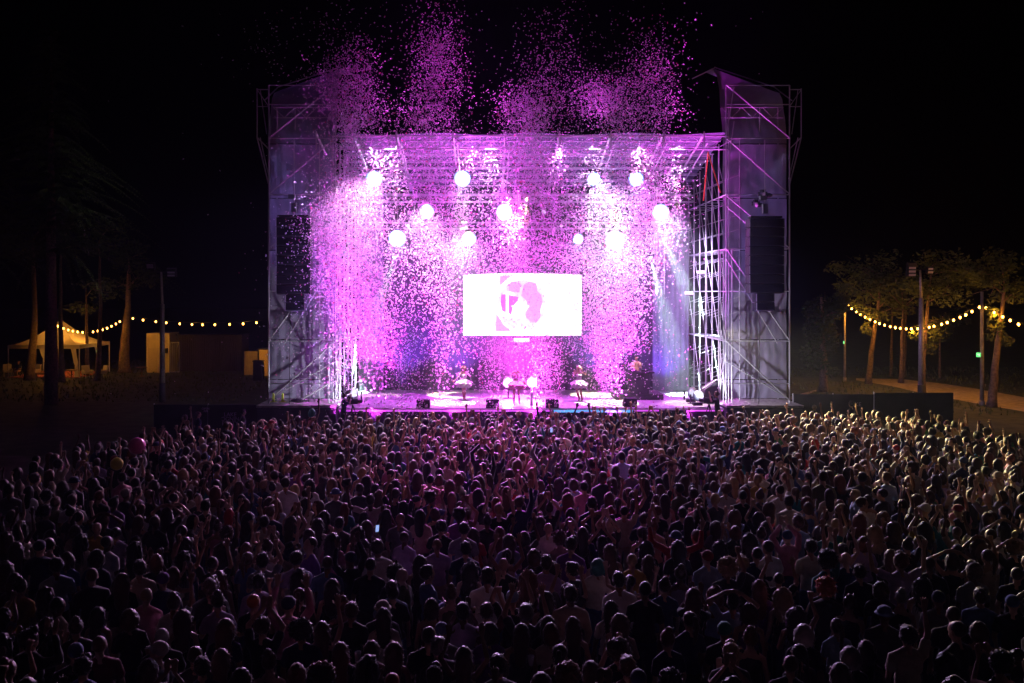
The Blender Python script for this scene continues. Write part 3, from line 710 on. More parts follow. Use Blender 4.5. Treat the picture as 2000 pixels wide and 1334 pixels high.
# right: path trees
Yt = 66
b = G(1696, 750); Yt = b.y
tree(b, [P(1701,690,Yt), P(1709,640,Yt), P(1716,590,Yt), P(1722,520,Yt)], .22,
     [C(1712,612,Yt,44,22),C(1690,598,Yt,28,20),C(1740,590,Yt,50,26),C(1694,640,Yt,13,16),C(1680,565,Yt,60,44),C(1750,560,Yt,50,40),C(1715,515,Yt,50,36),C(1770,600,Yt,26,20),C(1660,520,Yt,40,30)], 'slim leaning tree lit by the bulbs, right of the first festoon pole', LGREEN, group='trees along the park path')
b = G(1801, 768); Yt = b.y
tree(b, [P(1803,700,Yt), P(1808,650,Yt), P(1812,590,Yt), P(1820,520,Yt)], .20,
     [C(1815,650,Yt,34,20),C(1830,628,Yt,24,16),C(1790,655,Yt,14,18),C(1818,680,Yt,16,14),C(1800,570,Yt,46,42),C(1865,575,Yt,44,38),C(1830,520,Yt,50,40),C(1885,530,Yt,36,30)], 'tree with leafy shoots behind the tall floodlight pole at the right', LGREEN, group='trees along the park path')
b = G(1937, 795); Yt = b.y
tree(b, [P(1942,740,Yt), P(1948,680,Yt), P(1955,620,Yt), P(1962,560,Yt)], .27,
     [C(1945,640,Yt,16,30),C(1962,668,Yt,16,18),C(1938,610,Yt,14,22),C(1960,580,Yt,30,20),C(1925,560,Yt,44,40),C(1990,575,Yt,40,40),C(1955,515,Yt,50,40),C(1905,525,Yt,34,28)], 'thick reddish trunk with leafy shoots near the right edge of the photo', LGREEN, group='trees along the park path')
tree(P(1835,765,72)*1, [P(1835,700,72), P(1836,650,72)], .14, [C(1836,655,72,30,22),C(1850,620,72,40,24)], 'thin far trunk between the two festoon poles', LDARK, group='trees along the park path')
for o in (bpy.data.objects[-1],): pass
tree(G(1608,765), [P(1608,700,61), P(1606,640,61), P(1604,580,61)], .3,
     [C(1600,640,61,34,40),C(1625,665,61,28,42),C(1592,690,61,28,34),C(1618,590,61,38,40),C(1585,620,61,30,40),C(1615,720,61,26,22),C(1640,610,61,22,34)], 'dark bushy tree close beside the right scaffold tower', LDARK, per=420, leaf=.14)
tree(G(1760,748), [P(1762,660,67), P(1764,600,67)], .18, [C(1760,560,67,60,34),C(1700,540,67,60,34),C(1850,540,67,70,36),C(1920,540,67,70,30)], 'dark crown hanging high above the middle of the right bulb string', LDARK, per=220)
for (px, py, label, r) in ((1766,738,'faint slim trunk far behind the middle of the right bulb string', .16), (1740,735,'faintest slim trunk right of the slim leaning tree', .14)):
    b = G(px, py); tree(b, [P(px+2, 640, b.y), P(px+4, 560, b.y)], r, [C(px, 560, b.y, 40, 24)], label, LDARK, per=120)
# left trees
b = G(243, 728); Yt = b.y
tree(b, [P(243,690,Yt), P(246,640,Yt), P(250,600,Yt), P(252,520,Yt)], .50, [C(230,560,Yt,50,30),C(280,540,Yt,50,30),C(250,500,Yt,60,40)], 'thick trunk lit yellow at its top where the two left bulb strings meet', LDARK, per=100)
for px, py, r, lean, label in ((58,742,.40,6,'black leaning trunk in front of the white party tent'), (120,746,.26,-1,'slimmer black trunk in front of the right post of the party tent'), (190,744,.24,4,'small dark trunk right of the party tent')):
    b = G(px, py); tree(b, [P(px+lean, 680, b.y), P(px+lean*1.6, 600, b.y), P(px+lean, 470, b.y)], r, [C(px, 480, b.y, 60, 30), C(px+30, 440, b.y, 60, 30)], label, LDARK, per=60, group='dark trunks in front of the tent')
b = G(170, 734)
tree(b, [P(170,690,b.y), P(169,640,b.y), P(168,560,b.y)], .2, [C(168,600,b.y,36,18), C(190,560,b.y,40,20)], 'slim trunk behind the left bulb string', LDARK, per=100)
# fir with drooping boughs, upper left
def fir(base_px, Y, top, label):
    b = P(base_px, VY, Y); b.z = 0; t = empty('fir_tree', b, label, 'tree')
    MB().tube([b, b+Vector((0,0,top*.5)), b+Vector((0,0,top))], [.42,.26,.03], 10).build('trunk', mat('bark'), t, True)
    q = MB(); z = 9.5
    while z < top:
        L = (top-z)*.50+.8
        for k in range(6):
            a = random.uniform(0, 6.28); d = Vector((math.cos(a), math.sin(a), 0)); ll = L*random.uniform(.7, 1.15)
            steps = max(4, int(ll/.16))
            for j in range(steps):
                u = j/steps; p = b+Vector((0,0,z))+d*ll*u+Vector((0,0,.15*ll*u-.55*ll*u*u))
                wd = .5*(1-u)+.12
                for s_ in (-1, 1):
                    for _ in range(3):
                        e = (Vector((-d.y, d.x, 0))*s_+d*.7+Vector((0,0,-.75))).normalized()
                        e = (e+Vector((random.gauss(0,.2), random.gauss(0,.2), random.gauss(0,.2)))).normalized(); n_ = e.cross(Vector((0,0,1))).normalized()
                        l_ = wd*random.uniform(.5, 1.1); q.add([p, p+e*l_*.5+n_*.035, p+e*l_, p+e*l_*.5-n_*.035], [(0,1,2,3)])
        z += .42
    q.build('crown', LFIR, t); return t
fir(100, 55, 23, 'tall dark fir with drooping boughs in the upper left night')
fir(-60, 60, 20.0, 'second dark fir behind the left edge of the photo')
# festoon strings
bulbm = mat('lit_bulb', (1,.8,.4), .3, emit=(1.0,.40,.06), es=17); bulbc = mat('lit_bulb_core', (1,.9,.6), .3, emit=(1.0,.72,.35), es=60)
def festoon(pts_px, depths, n_, label, sags, r=.068, skip=()):
    q3 = [P(px, py, d) for (px, py), d in zip(pts_px, depths)]
    t = empty('festoon_lights', q3[0], label, 'string lights', 'warm bulb strings between the poles')
    path = []
    for i in range(len(q3)-1):
        for k in range(30): u = k/30; path.append(q3[i].lerp(q3[i+1], u)-Vector((0,0,4*sags[i]*u*(1-u))))
    path.append(q3[-1])
    MB().tube(path, .012, 5).build('wire', BLACK, t)
    L = [0]
    for a, b in zip(path, path[1:]): L.append(L[-1]+(b-a).length)
    out = []
    for k in range(n_):
        if k in skip: continue
        s_ = L[-1]*(k+.5+random.uniform(-.13,.13))/n_; i = max(j for j in range(len(L)) if L[j] <= s_); i = min(i, len(path)-2)
        p = path[i].lerp(path[i+1], (s_-L[i])/max(1e-6, L[i+1]-L[i]))-Vector((0,0,.16)); out.append(p)
        bb = MB().ball(p, (r, r, r*1.25), 10, 7).build('bulb', bulbm, t, True); MB().tube([p+Vector((0,0,.16)), p+Vector((0,0,.07))], .03, 6).build('socket', BLACK, bb)
    return out
o1 = festoon([(100,632),(113,633),(238,622)], [73,73,76], 15, 'left bulb string sagging from above the tent to the thick lit trunk', [0,.75])
o2 = festoon([(247,616),(540,622)], [75,66], 12, 'left bulb string running nearly level from the lit trunk to the stage tower', [.45])
P1 = G(1650,745); P2 = G(1918,792); 
o3 = festoon([(1652,590),(1918,592)], [P1.y, P2.y], 25, 'right bulb string sagging between the two slim poles', [1.65])
o4 = festoon([(1918,592),(2075,660)], [P2.y, P2.y-6], 9, 'short bulb string leaving the right edge of the photo', [.15])
for out, step, pw in ((o1,5,70),(o2,4,20),(o3,3,170),(o4,3,130)):
    for p in out[1::step]: lamp('bulb_glow', 'POINT', p-Vector((0,.15,.16)), pw*K, (1,.38,.04), size=.09)
lamp('bulb_glow', 'POINT', P(1653,592,P1.y-.3), 60*K, (1,.55,.12), size=.08)
# poles
def pole(px, pyb, pyt, r, label, col=(.32,.29,.25), group='slim poles holding the bulb strings'):
    b = G(px, pyb); top = P(px, pyt, b.y)
    t = empty('light_pole', b, label, 'pole', group)
    m_ = mat('painted_pole', col, .6, .2, var=.25, scale=4)
    MB().tube([b, b+Vector((0,0,.3))], r*1.5, 12).build('base', m_, t, True)
    MB().tube([b+Vector((0,0,.2)), b.lerp(top, .55), top], [r, r*.9, r*.75], 12).build('shaft', m_, t, True)
    return t, b, top
pole(1650,745,588,.09,'slim pole at the left end of the right bulb string')
pole(1918,792,570,.12,'slim pole with a small green sign where the right bulb strings meet')
def flood_pole(px, pyb, pyt, label, grp, heads, pyj):
    b = G(px, pyb); top = P(px-2, pyt, b.y); mid = P(px, pyj, b.y)
    t = empty('floodlight_pole', b, label, 'floodlight pole', 'tall poles with floodlights')
    m_ = mat('pale_pole', (.42,.38,.34), .55, .3, var=.25, scale=9)
    MB().tube([b, b+Vector((0,0,1.2))], .20, 12).build('base', mat('dark_base', (.05,.05,.05), .7), t, True)
    MB().tube([b+Vector((0,0,1.2)), mid], [.17,.13], 12).build('lower_shaft', m_, t, True)
    MB().tube([mid, top], [.08,.06], 10).build('upper_shaft', m_, t, True)
    rod('crossbar', top+Vector((-.75,0,0)), top+Vector((.85,0,0)), .03, BLACK, t)
    for (dx, dz, w_, h_, n_) in heads:
        c = top+Vector((dx, -.15, dz))
        hd = MB().box(c, (w_, .28, h_), rx=.25).build('floodlight', BLACK, t)
        q = MB()
        for k in range(n_): q.box(c+Vector((0,-.16,-h_/2+h_*(k+.5)/n_)), (w_*.82,.03,h_/n_*.6), rx=.25)
        q.build('lamp_glass', mat('lamp_glass', (.55,.5,.55), .2, .3), hd)
    return t
flood_pole(317,785,531,'tall floodlight pole left of the stage with a pale head on its right','', [(.72,-.05,.55,.55,3),(-.6,.35,.5,.45,1)], 594)
flood_pole(1799,790,527,'tall floodlight pole right of the stage before the bulb string','', [(-.62,.0,.50,.85,4),(.5,-.05,.36,.42,2)], 582)
# exit signs
gm = mat('exit_green', (.1,.6,.2), .5, emit=(.15,.9,.25), es=1.3); wm_ = mat('exit_white', (.8,.9,.8), .5, emit=(.6,1,.65), es=1.0)
for px, py, w_, h_, Y, lab in ((1911,693,.24,.26,P2.y-.2,'small green exit sign on the right slim pole'), (1648,669,.09,.2,P1.y-.2,'tiny green sign on the left slim pole of the right string'), (190,688,.14,.34,74,'tiny green exit sign glowing right of the party tent')):
    p = P(px, py, Y); t = empty('exit_sign', p, lab, 'sign', 'green exit signs')
    MB().box(p, (w_,.05,h_)).build('board', gm, t)
    MB().box(p+Vector((w_*.12,-.03,0)), (w_*.22,.01,h_*.5)).box(p+Vector((-w_*.2,-.03,h_*.1)), (w_*.2,.01,h_*.25)).build('pictogram', wm_, t)
# hoardings with lettering
def hoarding(x0, x1, ztop, Y, label, nm=None):
    t = empty('hoarding', ((x0+x1)/2, Y, 0), label, 'hoarding', 'black hoardings beside the stage')
    k = max(1, round((x1-x0)/2.2)); w_ = (x1-x0)/k
    for i in range(k):
        MB().box((x0+w_*(i+.5), Y, ztop/2), (w_-.02, .05, ztop)).build('panel', mat('black_scrim', (.030,.024,.030), .8, var=.3, scale=1.5), t)
        rod('post', (x0+w_*i, Y+.08, 0), (x0+w_*i, Y+.08, ztop+.03), .03, STEEL, t)
    return t
def lettering(parent, lines, px, py, Y, size, col=(.40,.28,.42)):
    q = bpy.data.curves.new('txt', 'FONT'); q.body = lines; q.align_x = 'CENTER'; q.size = size; q.space_line = .8; q.extrude = .004
    o = bpy.data.objects.new('tmp', q); COL.objects.link(o); dg = bpy.context.evaluated_depsgraph_get(); dg.update()
    me = bpy.data.meshes.new_from_object(o.evaluated_get(dg)); bpy.data.objects.remove(o)
    me.name = 'lettering'; l = link('lettering', me, None, parent, P(px, py, Y)-Vector((0,.035,0))); l.rotation_euler = (R(90),0,R(-2))
    me.materials.clear(); me.materials.append(mat('print_lilac', col, .8)); return l
hl = hoarding(P(300,0,41.9).x, P(512,0,41.9).x, P(0,790,41.9).z, 41.9, 'black hoarding printed with pale lettering left of the stage')
lettering(hl, 'LAKE\nTOGNINA\nPARTY', 450, 813, 41.9, .26)
lettering(hl, 'OPEN\nAIR', 402, 800, 41.9, .14, (.07,.055,.075))
hr = hoarding(P(1550,0,42.6).x, P(1706,0,42.6).x, P(0,770,42.6).z, 42.6, 'black hoarding right of the stage printed with pale lettering')
lettering(hr, 'LAKE', 1669, 793, 42.6, .26)
hoarding(P(1708,0,42.9).x, P(1862,0,42.9).x, P(0,767,42.9).z, 42.9, 'taller plain black hoarding farther right of the stage, ending before the path')
# party tent
tb = G(85, 738); T_Y = tb.y; tw = P(155,0,T_Y).x-P(16,0,T_Y).x; tx = P(85.5,0,T_Y).x
tent = empty('party_tent', (tx, T_Y+tw/2, 0), 'white pagoda party tent with gathered curtains under the left trees', 'tent')
tcol = cloth_mat('tent_canvas', (.62,.58,.50), .35, .1, 1)
ez = 2.62; pk = P(0,632,T_Y).z+.25; cyt = T_Y+tw/2; q = MB(); ns = 10; vs = []
for s_ in range(ns+1):
    u = s_/ns; hw = tw/2*(1-u)+.02; z = ez+(pk-ez)*(u**1.7)
    vs += [(tx-hw, cyt-hw, z), (tx+hw, cyt-hw, z), (tx+hw, cyt+hw, z), (tx-hw, cyt+hw, z)]
fs = [(4*s_+k, 4*s_+(k+1) % 4, 4*s_+4+(k+1) % 4, 4*s_+4+k) for s_ in range(ns) for k in range(4)]
q.add(vs, fs).build('roof', tcol, tent)
for sx in (-1, 1):
    for sy_ in (-1, 1): rod('post', (tx+sx*tw/2, cyt+sy_*tw/2, 0), (tx+sx*tw/2, cyt+sy_*tw/2, ez), .05, ALU, tent)
for a, b in (((-1,-1),(1,-1)),((1,-1),(1,1)),((-1,1),(1,1)),((-1,-1),(-1,1))):
    A = Vector((tx+a[0]*tw/2, cyt+a[1]*tw/2, ez-.13)); B = Vector((tx+b[0]*tw/2, cyt+b[1]*tw/2, ez-.13)); c = (A+B)/2
    MB().box(c, (abs(B.x-A.x)+.04, abs(B.y-A.y)+.04, .3)).build('valance', tcol, tent)
def curtain(x, y, w0, wm, w1, z0, z1, shift=0):
    vs = []; n_ = 22; prof = [(1, w0, shift), (.75, w0*.8, shift*.6), (.5, wm*1.5, shift*.2), (.40, wm, 0), (.32, wm*1.1, 0), (.15, (wm+w1)/2, 0), (0, w1, 0)]
    for u, ww, sh in prof:
        for k in range(n_+1): vs.append((x+sh+ww*(k/n_-.5), y+.05*math.sin(k*1.9)*(1 if k % 2 else .6), z0+(z1-z0)*u))
    fs = [(r_*(n_+1)+k, r_*(n_+1)+k+1, (r_+1)*(n_+1)+k+1, (r_+1)*(n_+1)+k) for r_ in range(6) for k in range(n_)]
    return MB().add(vs, fs).build('curtain', tcol, tent, True)
cxp = P(94,0,T_Y).x; curtain(cxp, T_Y+.1, 1.35, .42, .9, .05, ez-.2, -.12)
curtain(P(148,0,T_Y).x, T_Y+.1, .45, .25, .35, .05, ez-.2, -.25)
curtain(P(132,0,T_Y).x, cyt+tw/2, .6, .25, .5, .6, ez-.2, -.1)
lamp('tent_lamp', 'POINT', (tx, cyt, 2.2), 120*K, (1,.40,.05), size=.15)
lamp('tent_lamp', 'POINT', (P(100,0,T_Y-3).x, T_Y-3.0, 2.6), 90*K, (1,.40,.04), size=.15)
MB().box((tx, cyt, .03), (tw, tw, .04)).build('floor_mat', mat('red_mat', (.35,.09,.05), .9, var=.3), tent)
def armchair(px, py, Y, rz, label):
    p = P(px, py, Y); p.z = 0.05 if False else 0
    t = empty('garden_armchair', p, label, 'armchair', 'pale garden armchairs around the tent')
    cm = mat('pale_plastic', (.65,.58,.48), .6)
    def r_(x, y): return (p.x+x*math.cos(rz)-y*math.sin(rz), p.y+x*math.sin(rz)+y*math.cos(rz))
    x, y = r_(0,0); MB().box((x,y,.40), (.62,.6,.12), rz).build('seat', cm, t)
    x, y = r_(0,.3); MB().box((x,y,.72), (.62,.1,.55), rz, -.2).build('backrest', cm, t)
    for s_ in (-1, 1):
        x, y = r_(s_*.32, 0); MB().box((x,y,.52), (.08,.58,.2), rz).build('armrest', cm, t)
        for k in (-1, 1): x, y = r_(s_*.27, k*.24); rod('leg', (x,y,0), (x,y,.36), .025, ALU, t)
for k, (px, rz, lab) in enumerate(((15,.6,'pale armchair at the left end of the party tent'), (68,-.4,'pale armchair behind the black leaning trunk'), (112,2.6,'pale armchair right of the gathered tent curtain'), (171,.9,'pale armchair on the grass right of the tent'), (199,-.7,'pale armchair right of the small dark trunk'))):
    armchair(px, 738, T_Y+(1.2 if k < 3 else 0), rz, lab)
o = MB().box((P(93,0,T_Y).x, T_Y-.4, .38), (2.0,.7,.1)).box((P(93,0,T_Y).x-.85, T_Y-.4, .17), (.1,.6,.33)).box((P(93,0,T_Y).x+.85, T_Y-.4, .17), (.1,.6,.33)).build('bench', mat('brown_wood', (.18,.09,.04), .7, var=.3)); tag(o, 'long brown bench in front of the gathered curtain', 'bench')
# white cabin
cbn = G(316,728); cbx0, cbx1 = P(288,0,cbn.y).x, P(330,0,cbn.y).x; ch = P(0,653,cbn.y).z
cab = empty('cabin', ((cbx0+cbx1)/2, cbn.y, 0), 'pale boxy site cabin lit orange behind the left floodlight pole', 'cabin')
cwall = mat('pale_cabin_wall', (.55,.45,.30), .7, var=.12, scale=1.5)
MB().box(((cbx0+cbx1)/2, cbn.y+1.1, ch/2), (cbx1-cbx0, 2.2, ch)).build('wall', cwall, cab)
MB().box(((cbx0+cbx1)/2, cbn.y+1.1, ch+.04), (cbx1-cbx0+.14, 2.34, .12)).build('roof', mat('cabin_trim', (.6,.5,.36), .6), cab)
for x in (cbx0, cbx1): MB().box((x, cbn.y-.02, ch/2), (.12,.1,ch-.05)).build('corner_post', mat('cabin_trim'), cab)
MB().box((cbx1-.35, cbn.y-.16, 1.9), (.5,.3,.4)).build('cooling_unit', BLACK, cab)
MB().box((cbx0+.5, cbn.y-.03, 1.1), (.8,.05,2.0)).build('door', mat('cabin_door', (.5,.4,.27), .6, var=.1), cab)
p = Vector((cbx1+.25, cbn.y-.3, 0)); fence = empty('site_fence', p, 'wire site fence corner right of the pale cabin', 'fence')
for k in range(5): rod('wire', p+Vector((k*.18,0,.1)), p+Vector((k*.18,0,2.6)), .018, STEEL, fence)
rod('rail', p+Vector((0,0,2.6)), p+Vector((.75,0,2.6)), .02, STEEL, fence); rod('rail', p+Vector((0,0,.1)), p+Vector((.75,0,.1)), .02, STEEL, fence)
lamp('cabin_lamp', 'SPOT', (cbx0+1.5, cbn.y-4.5, 3.4), 150*K, (1,.42,.04), (cbx0+1.2, cbn.y, 1.6), 90, .8, .2)
lamp('trunk_lamp', 'SPOT', P(252,622,70), 60*K, (1,.48,.05), P(246,630,76), 80, .8, .2)
# orange lit cabin beside the tower, dark boxes, dark long container
oy = 74.0; x0, x1 = P(506,0,oy).x, P(560,0,oy).x
oc = empty('kiosk', ((x0+x1)/2, oy, 0), 'orange lit kiosk half hidden by the left scaffold tower', 'kiosk')
MB().box(((x0+x1)/2, oy+1, P(0,683,oy).z/2), (x1-x0, 2, P(0,683,oy).z)).build('wall', mat('kiosk_wall', (.6,.42,.22), .7, var=.1), oc)
MB().box(((x0+x1)/2, oy+1, P(0,683,oy).z+.05), (x1-x0+.2, 2.2, .1)).build('roof', BLKW, oc)
lamp('kiosk_lamp', 'SPOT', (x0+.8, oy-3.0, 2.6), 170*K, (1,.45,.04), (x0+1, oy, 1.5), 100, .7, .15)
x0, x1 = P(477,0,oy).x, P(503,0,oy).x
q = MB(); vs = []; fs = []
for k in range(25): u = k/24; vs += [(x0+(x1-x0)*u, oy+.06*math.sin(k*2.1), .05), (x0+(x1-x0)*u, oy+.05*math.sin(k*2.1), P(0,686,oy).z)]
for k in range(24): fs.append((2*k, 2*k+2, 2*k+3, 2*k+1))
o = q.add(vs, fs).build('curtain', cloth_mat('beige_curtain', (.4,.3,.18), .3), None, True); tag(o, 'hanging beige cloth strips lit orange left of the kiosk', 'curtain')
p = P(505,742,70); o = MB().box((p.x, 70, .75), (.75,.7,1.5), taper=.92).box((p.x, 70, 1.53), (.8,.75,.08)).build('wheeled_bin', BLKW); tag(o, 'black wheeled bin in front of the orange kiosk', 'bin')
ctr = empty('storage_container', (P(410,0,78).x, 78, 0), 'long dark container between the pale cabin and the kiosk', 'container')
x0, x1 = P(346,0,78).x, P(472,0,78).x; zt_ = P(0,655,78).z
q = MB(); vs = []; fs = []; nk = 60
for k in range(nk+1): u = k/nk; y = 78-(.06 if k % 2 else 0); vs += [(x0+(x1-x0)*u, y, .1), (x0+(x1-x0)*u, y, zt_)]
for k in range(nk): fs.append((2*k, 2*k+2, 2*k+3, 2*k+1))
q.add(vs, fs).box(((x0+x1)/2, 79.2, zt_/2), (x1-x0, 2.3, zt_-.02)).build('wall', mat('dark_container', (.06,.045,.04), .7, var=.2), ctr)
MB().box(((x0+x1)/2, 79.1, zt_+.04), (x1-x0+.1, 2.5, .08)).build('roof', BLKW, ctr)
for k, (px, lab) in enumerate(((277,'dark cafe table left of the pale cabin'), (140,'dark low table before the right side of the tent'))):
    b = G(px, 735+k*6); o = MB().tube([(b.x,b.y,0),(b.x,b.y,.72)], .04, 8).tube([(b.x,b.y,.72),(b.x,b.y,.76)], .45, 20).tube([(b.x,b.y,0),(b.x,b.y,.03)], .25, 16).build('cafe_table', mat('brown_wood')); tag(o, lab, 'table')
# large balloons / balls in the crowd
pb = mat('pink_ball_vinyl', (.85,.16,.50), .35, var=.05, scale=2)
c = P(268,871,24.6); tag(MB().ball(c, .23, 28, 18).build('balloon', pb, None, True), 'big pink balloon above the heads at the left edge of the crowd', 'balloon')
c = P(228,906,23.5); tag(MB().ball(c, .165, 24, 16).build('balloon', mat('yellow_ball_vinyl', (.62,.55,.05), .35), None, True), 'smaller yellow balloon below the pink one', 'balloon')

# ------------------------------------------------------------------ confetti
def confetti():
    rng = np.random.default_rng(5)
    # (px, py, sx, sy, count) of the clouds as seen; every flake gets its own depth and turn
    B = [(700,45,60,50,60),(640,60,40,35,30),(525,90,25,45,45),(690,130,32,30,420),(662,175,38,28,900),(675,215,42,26,1200),(640,300,34,30,700),(695,245,38,16,600),(650,265,42,30,800),
         (852,75,30,30,260),(850,100,26,24,260),(860,140,32,28,420),(845,185,30,26,420),(838,225,34,22,500),(850,30,40,25,60),
         (1020,205,28,22,560),(1035,240,38,22,600),(1060,180,34,26,280),(1075,130,40,32,240),(1080,60,45,35,110),(1100,200,40,28,160),
         (1172,178,34,20,560),(1190,205,38,22,620),(1215,235,50,20,620),(1275,130,30,28,270),(1262,170,32,26,330),(1270,90,45,40,120),(1290,215,32,28,260),
         (650,340,42,40,1500),(700,360,60,45,1400),(760,310,45,35,450),(640,430,45,45,1800),(700,450,55,50,2000),(660,510,48,50,1700),(700,570,48,50,1700),(715,640,45,50,1600),(730,710,50,45,1300),(690,760,50,25,500),(760,620,25,60,260),
         (840,300,50,35,800),(850,380,40,45,1100),(850,470,45,50,1100),(840,550,40,55,500),(800,650,40,60,180),(870,620,30,60,420),(880,720,34,45,300),(810,740,50,35,200),
         (930,400,40,60,450),(940,500,45,50,500),(960,310,50,30,500),
         (1040,300,45,40,1000),(1050,370,48,45,1500),(1040,450,55,50,1700),(1060,510,60,30,900),(1000,690,60,40,1000),(950,740,50,35,600),(1050,740,50,35,600),(1090,700,40,40,600),(1020,600,80,50,260),
         (1140,330,40,40,260),(1150,420,45,50,650),(1140,510,45,50,900),(1165,590,38,55,1400),(1170,670,38,50,1300),(1170,740,45,35,900),
         (1220,290,50,35,800),(1240,360,48,45,1100),(1240,430,48,45,1300),(1230,510,36,50,1100),(1220,590,32,55,900),(1225,670,30,55,700),(1240,740,35,35,160),(1290,340,34,50,500),(1300,430,30,50,400),(1270,640,40,70,70),(1310,700,30,50,60),
         (580,480,30,110,240),(560,600,30,90,120),(600,300,40,70,500),(590,700,40,50,90),(900,790,200,14,260),(740,800,60,8,260),(1000,808,120,5,260),(1180,806,60,5,90),(900,420,250,170,300),
         (780,160,220,90,90),(1180,120,120,80,90)]
    V = []
    for px, py, sx, sy_, n_ in B:
        n_ = int(n_*(1.75 if py < 300 else (2.0 if py < 560 else 1.55)))
        x = px+rng.normal(0, sx*(.95 if py < 300 else .85), n_); y = py+rng.normal(0, sy_, n_); Y = np.clip(41.6+rng.normal(0, 1.1, n_), 39.4, 44.2)
        low = y > 786; Y = np.where(low, np.minimum(Y, 41.9), Y)
        V.append(np.stack([(x-VX)/F*Y, Y, H-(y-VY)/F*Y], 1))
    c = np.concatenate(V); keep = np.ones(len(c), bool)
    for xx in (-1.07, 1.40, 4.30, 7.03): keep &= ~((abs(c[:, 0]-xx) < .7) & (c[:, 2] < 4.0) & (rng.random(len(c)) < .78))
    for xx in (-5.2, -4.5, -.6, .2, 3.4, 5, 7, 9.0, 10.2): keep &= ~((((c-np.array([xx, 41.9, 14.2]))**2).sum(1) < .9**2) & (rng.random(len(c)) < .9))
    keep &= ~((((c-np.array([-10.1, 41.5, 13.4]))**2).sum(1) < 3.6**2) & (rng.random(len(c)) < .93))
    keep &= ~((((c-np.array([-5.6, 41.6, 2.2]))**2).sum(1) < 1.6**2) & (rng.random(len(c)) < .8))
    for xx in (-6.9, -5.2, -1.5, 2.2, 6.0, 9.4): keep &= ~((((c-np.array([xx, 41.6, .9]))**2).sum(1) < 1.3**2) & (rng.random(len(c)) < .9))
    c = c[keep]
    extra = []
    for i in range(700):                                 # flakes lying on the deck and in front of it
        extra.append((rng.uniform(-6.8, 9.0), rng.uniform(42.3, 49.0), DECK+.045+rng.uniform(0,.01)))
    c = np.concatenate([c, np.array(extra)]); n_ = len(c); flat = np.zeros(n_, bool); flat[-700:] = True
    a = rng.normal(size=(n_, 3)); a[flat, 2] = 0; a /= np.linalg.norm(a, axis=1)[:, None]
    b = rng.normal(size=(n_, 3)); b[flat] = np.stack([-a[flat, 1], a[flat, 0], np.zeros(flat.sum())], 1)
    b -= a*(a*b).sum(1)[:, None]; b /= np.linalg.norm(b, axis=1)[:, None]
    L = (rng.uniform(.018, .046, n_))[:, None]; W_ = (rng.uniform(.013, .028, n_))[:, None]; cur = np.cross(a, b)*L*.35
    v = np.stack([c-a*L-b*W_+cur, c-b*W_, c+a*L-b*W_+cur, c+a*L+b*W_+cur, c+b*W_, c-a*L+b*W_+cur], 1).reshape(-1, 3)
    q = np.arange(n_)[:, None]*6; f = np.concatenate([q+np.array([[0,1,4,5]]), q+np.array([[1,2,3,4]])], 1).reshape(-1)
    me = bpy.data.meshes.new('confetti'); me.vertices.add(len(v)); me.vertices.foreach_set('co', v.reshape(-1))
    me.loops.add(len(f)); me.loops.foreach_set('vertex_index', f); me.polygons.add(len(f)//4)
    me.polygons.foreach_set('loop_start', np.arange(0, len(f), 4)); me.polygons.foreach_set('loop_total', np.full(len(f)//4, 4)); me.update(); me.validate()
    m = bpy.data.materials.new('paper'); m.use_nodes = True; n = m.node_tree; n.nodes.remove(n.nodes['Principled BSDF'])
    d = n.nodes.new('ShaderNodeBsdfDiffuse'); t = n.nodes.new('ShaderNodeBsdfTranslucent'); mx = n.nodes.new('ShaderNodeMixShader')
    g = n.nodes.new('ShaderNodeNewGeometry'); rp = n.nodes.new('ShaderNodeValToRGB'); rp.color_ramp.interpolation = 'CONSTANT'
    e = rp.color_ramp.elements; e[0].color = (.84,.60,.84,1); e[1].position = .40; e[1].color = (.88,.80,.88,1)
    k = e.new(.75); k.color = (.85,.5,.8,1); k = e.new(.96); k.color = (.7,.1,.25,1)
    n.links.new(g.outputs['Random Per Island'], rp.inputs[0])
    for s_ in (d, t): n.links.new(rp.outputs[0], s_.inputs[0])
    mx.inputs[0].default_value = .3; n.links.new(d.outputs[0], mx.inputs[1]); n.links.new(t.outputs[0], mx.inputs[2]); n.links.new(mx.outputs[0], n.nodes['Material Output'].inputs[0])
    o = link('confetti', me, m); tag(o, 'thousands of pink and white paper flakes filling the air before the stage', 'confetti', kind='stuff')
confetti()
# ------------------------------------------------------------------ people
def pmat(name, rough, spec, attr=False, sheen=0):
    m = bpy.data.materials.new(name); m.use_nodes = True; n = m.node_tree; b = n.nodes['Principled BSDF']
    if attr: c = n.nodes.new('ShaderNodeAttribute'); c.attribute_name = 'tint'; out = c.outputs['Color']
    else: c = n.nodes.new('ShaderNodeObjectInfo'); out = c.outputs['Color']
    tc = n.nodes.new('ShaderNodeTexCoord'); nz = n.nodes.new('ShaderNodeTexNoise'); nz.inputs['Scale'].default_value = 14
    mx = n.nodes.new('ShaderNodeMix'); mx.data_type = 'RGBA'; mx.blend_type = 'MULTIPLY'; mx.inputs[0].default_value = .5
    n.links.new(tc.outputs['Object'], nz.inputs['Vector']); n.links.new(out, mx.inputs[6]); n.links.new(nz.outputs['Fac'], mx.inputs[7])
    n.links.new(mx.outputs[2], b.inputs['Base Color'])
    b.inputs['Roughness'].default_value = rough; b.inputs['Specular IOR Level'].default_value = spec
    if sheen: b.inputs['Sheen Weight'].default_value = sheen; b.inputs['Sheen Roughness'].default_value = .4
    return m
SKIN = pmat('skin', .5, .35); HAIR = pmat('hair', .55, .45, sheen=.2); CLOTH = pmat('cloth', .85, .2, sheen=.15)
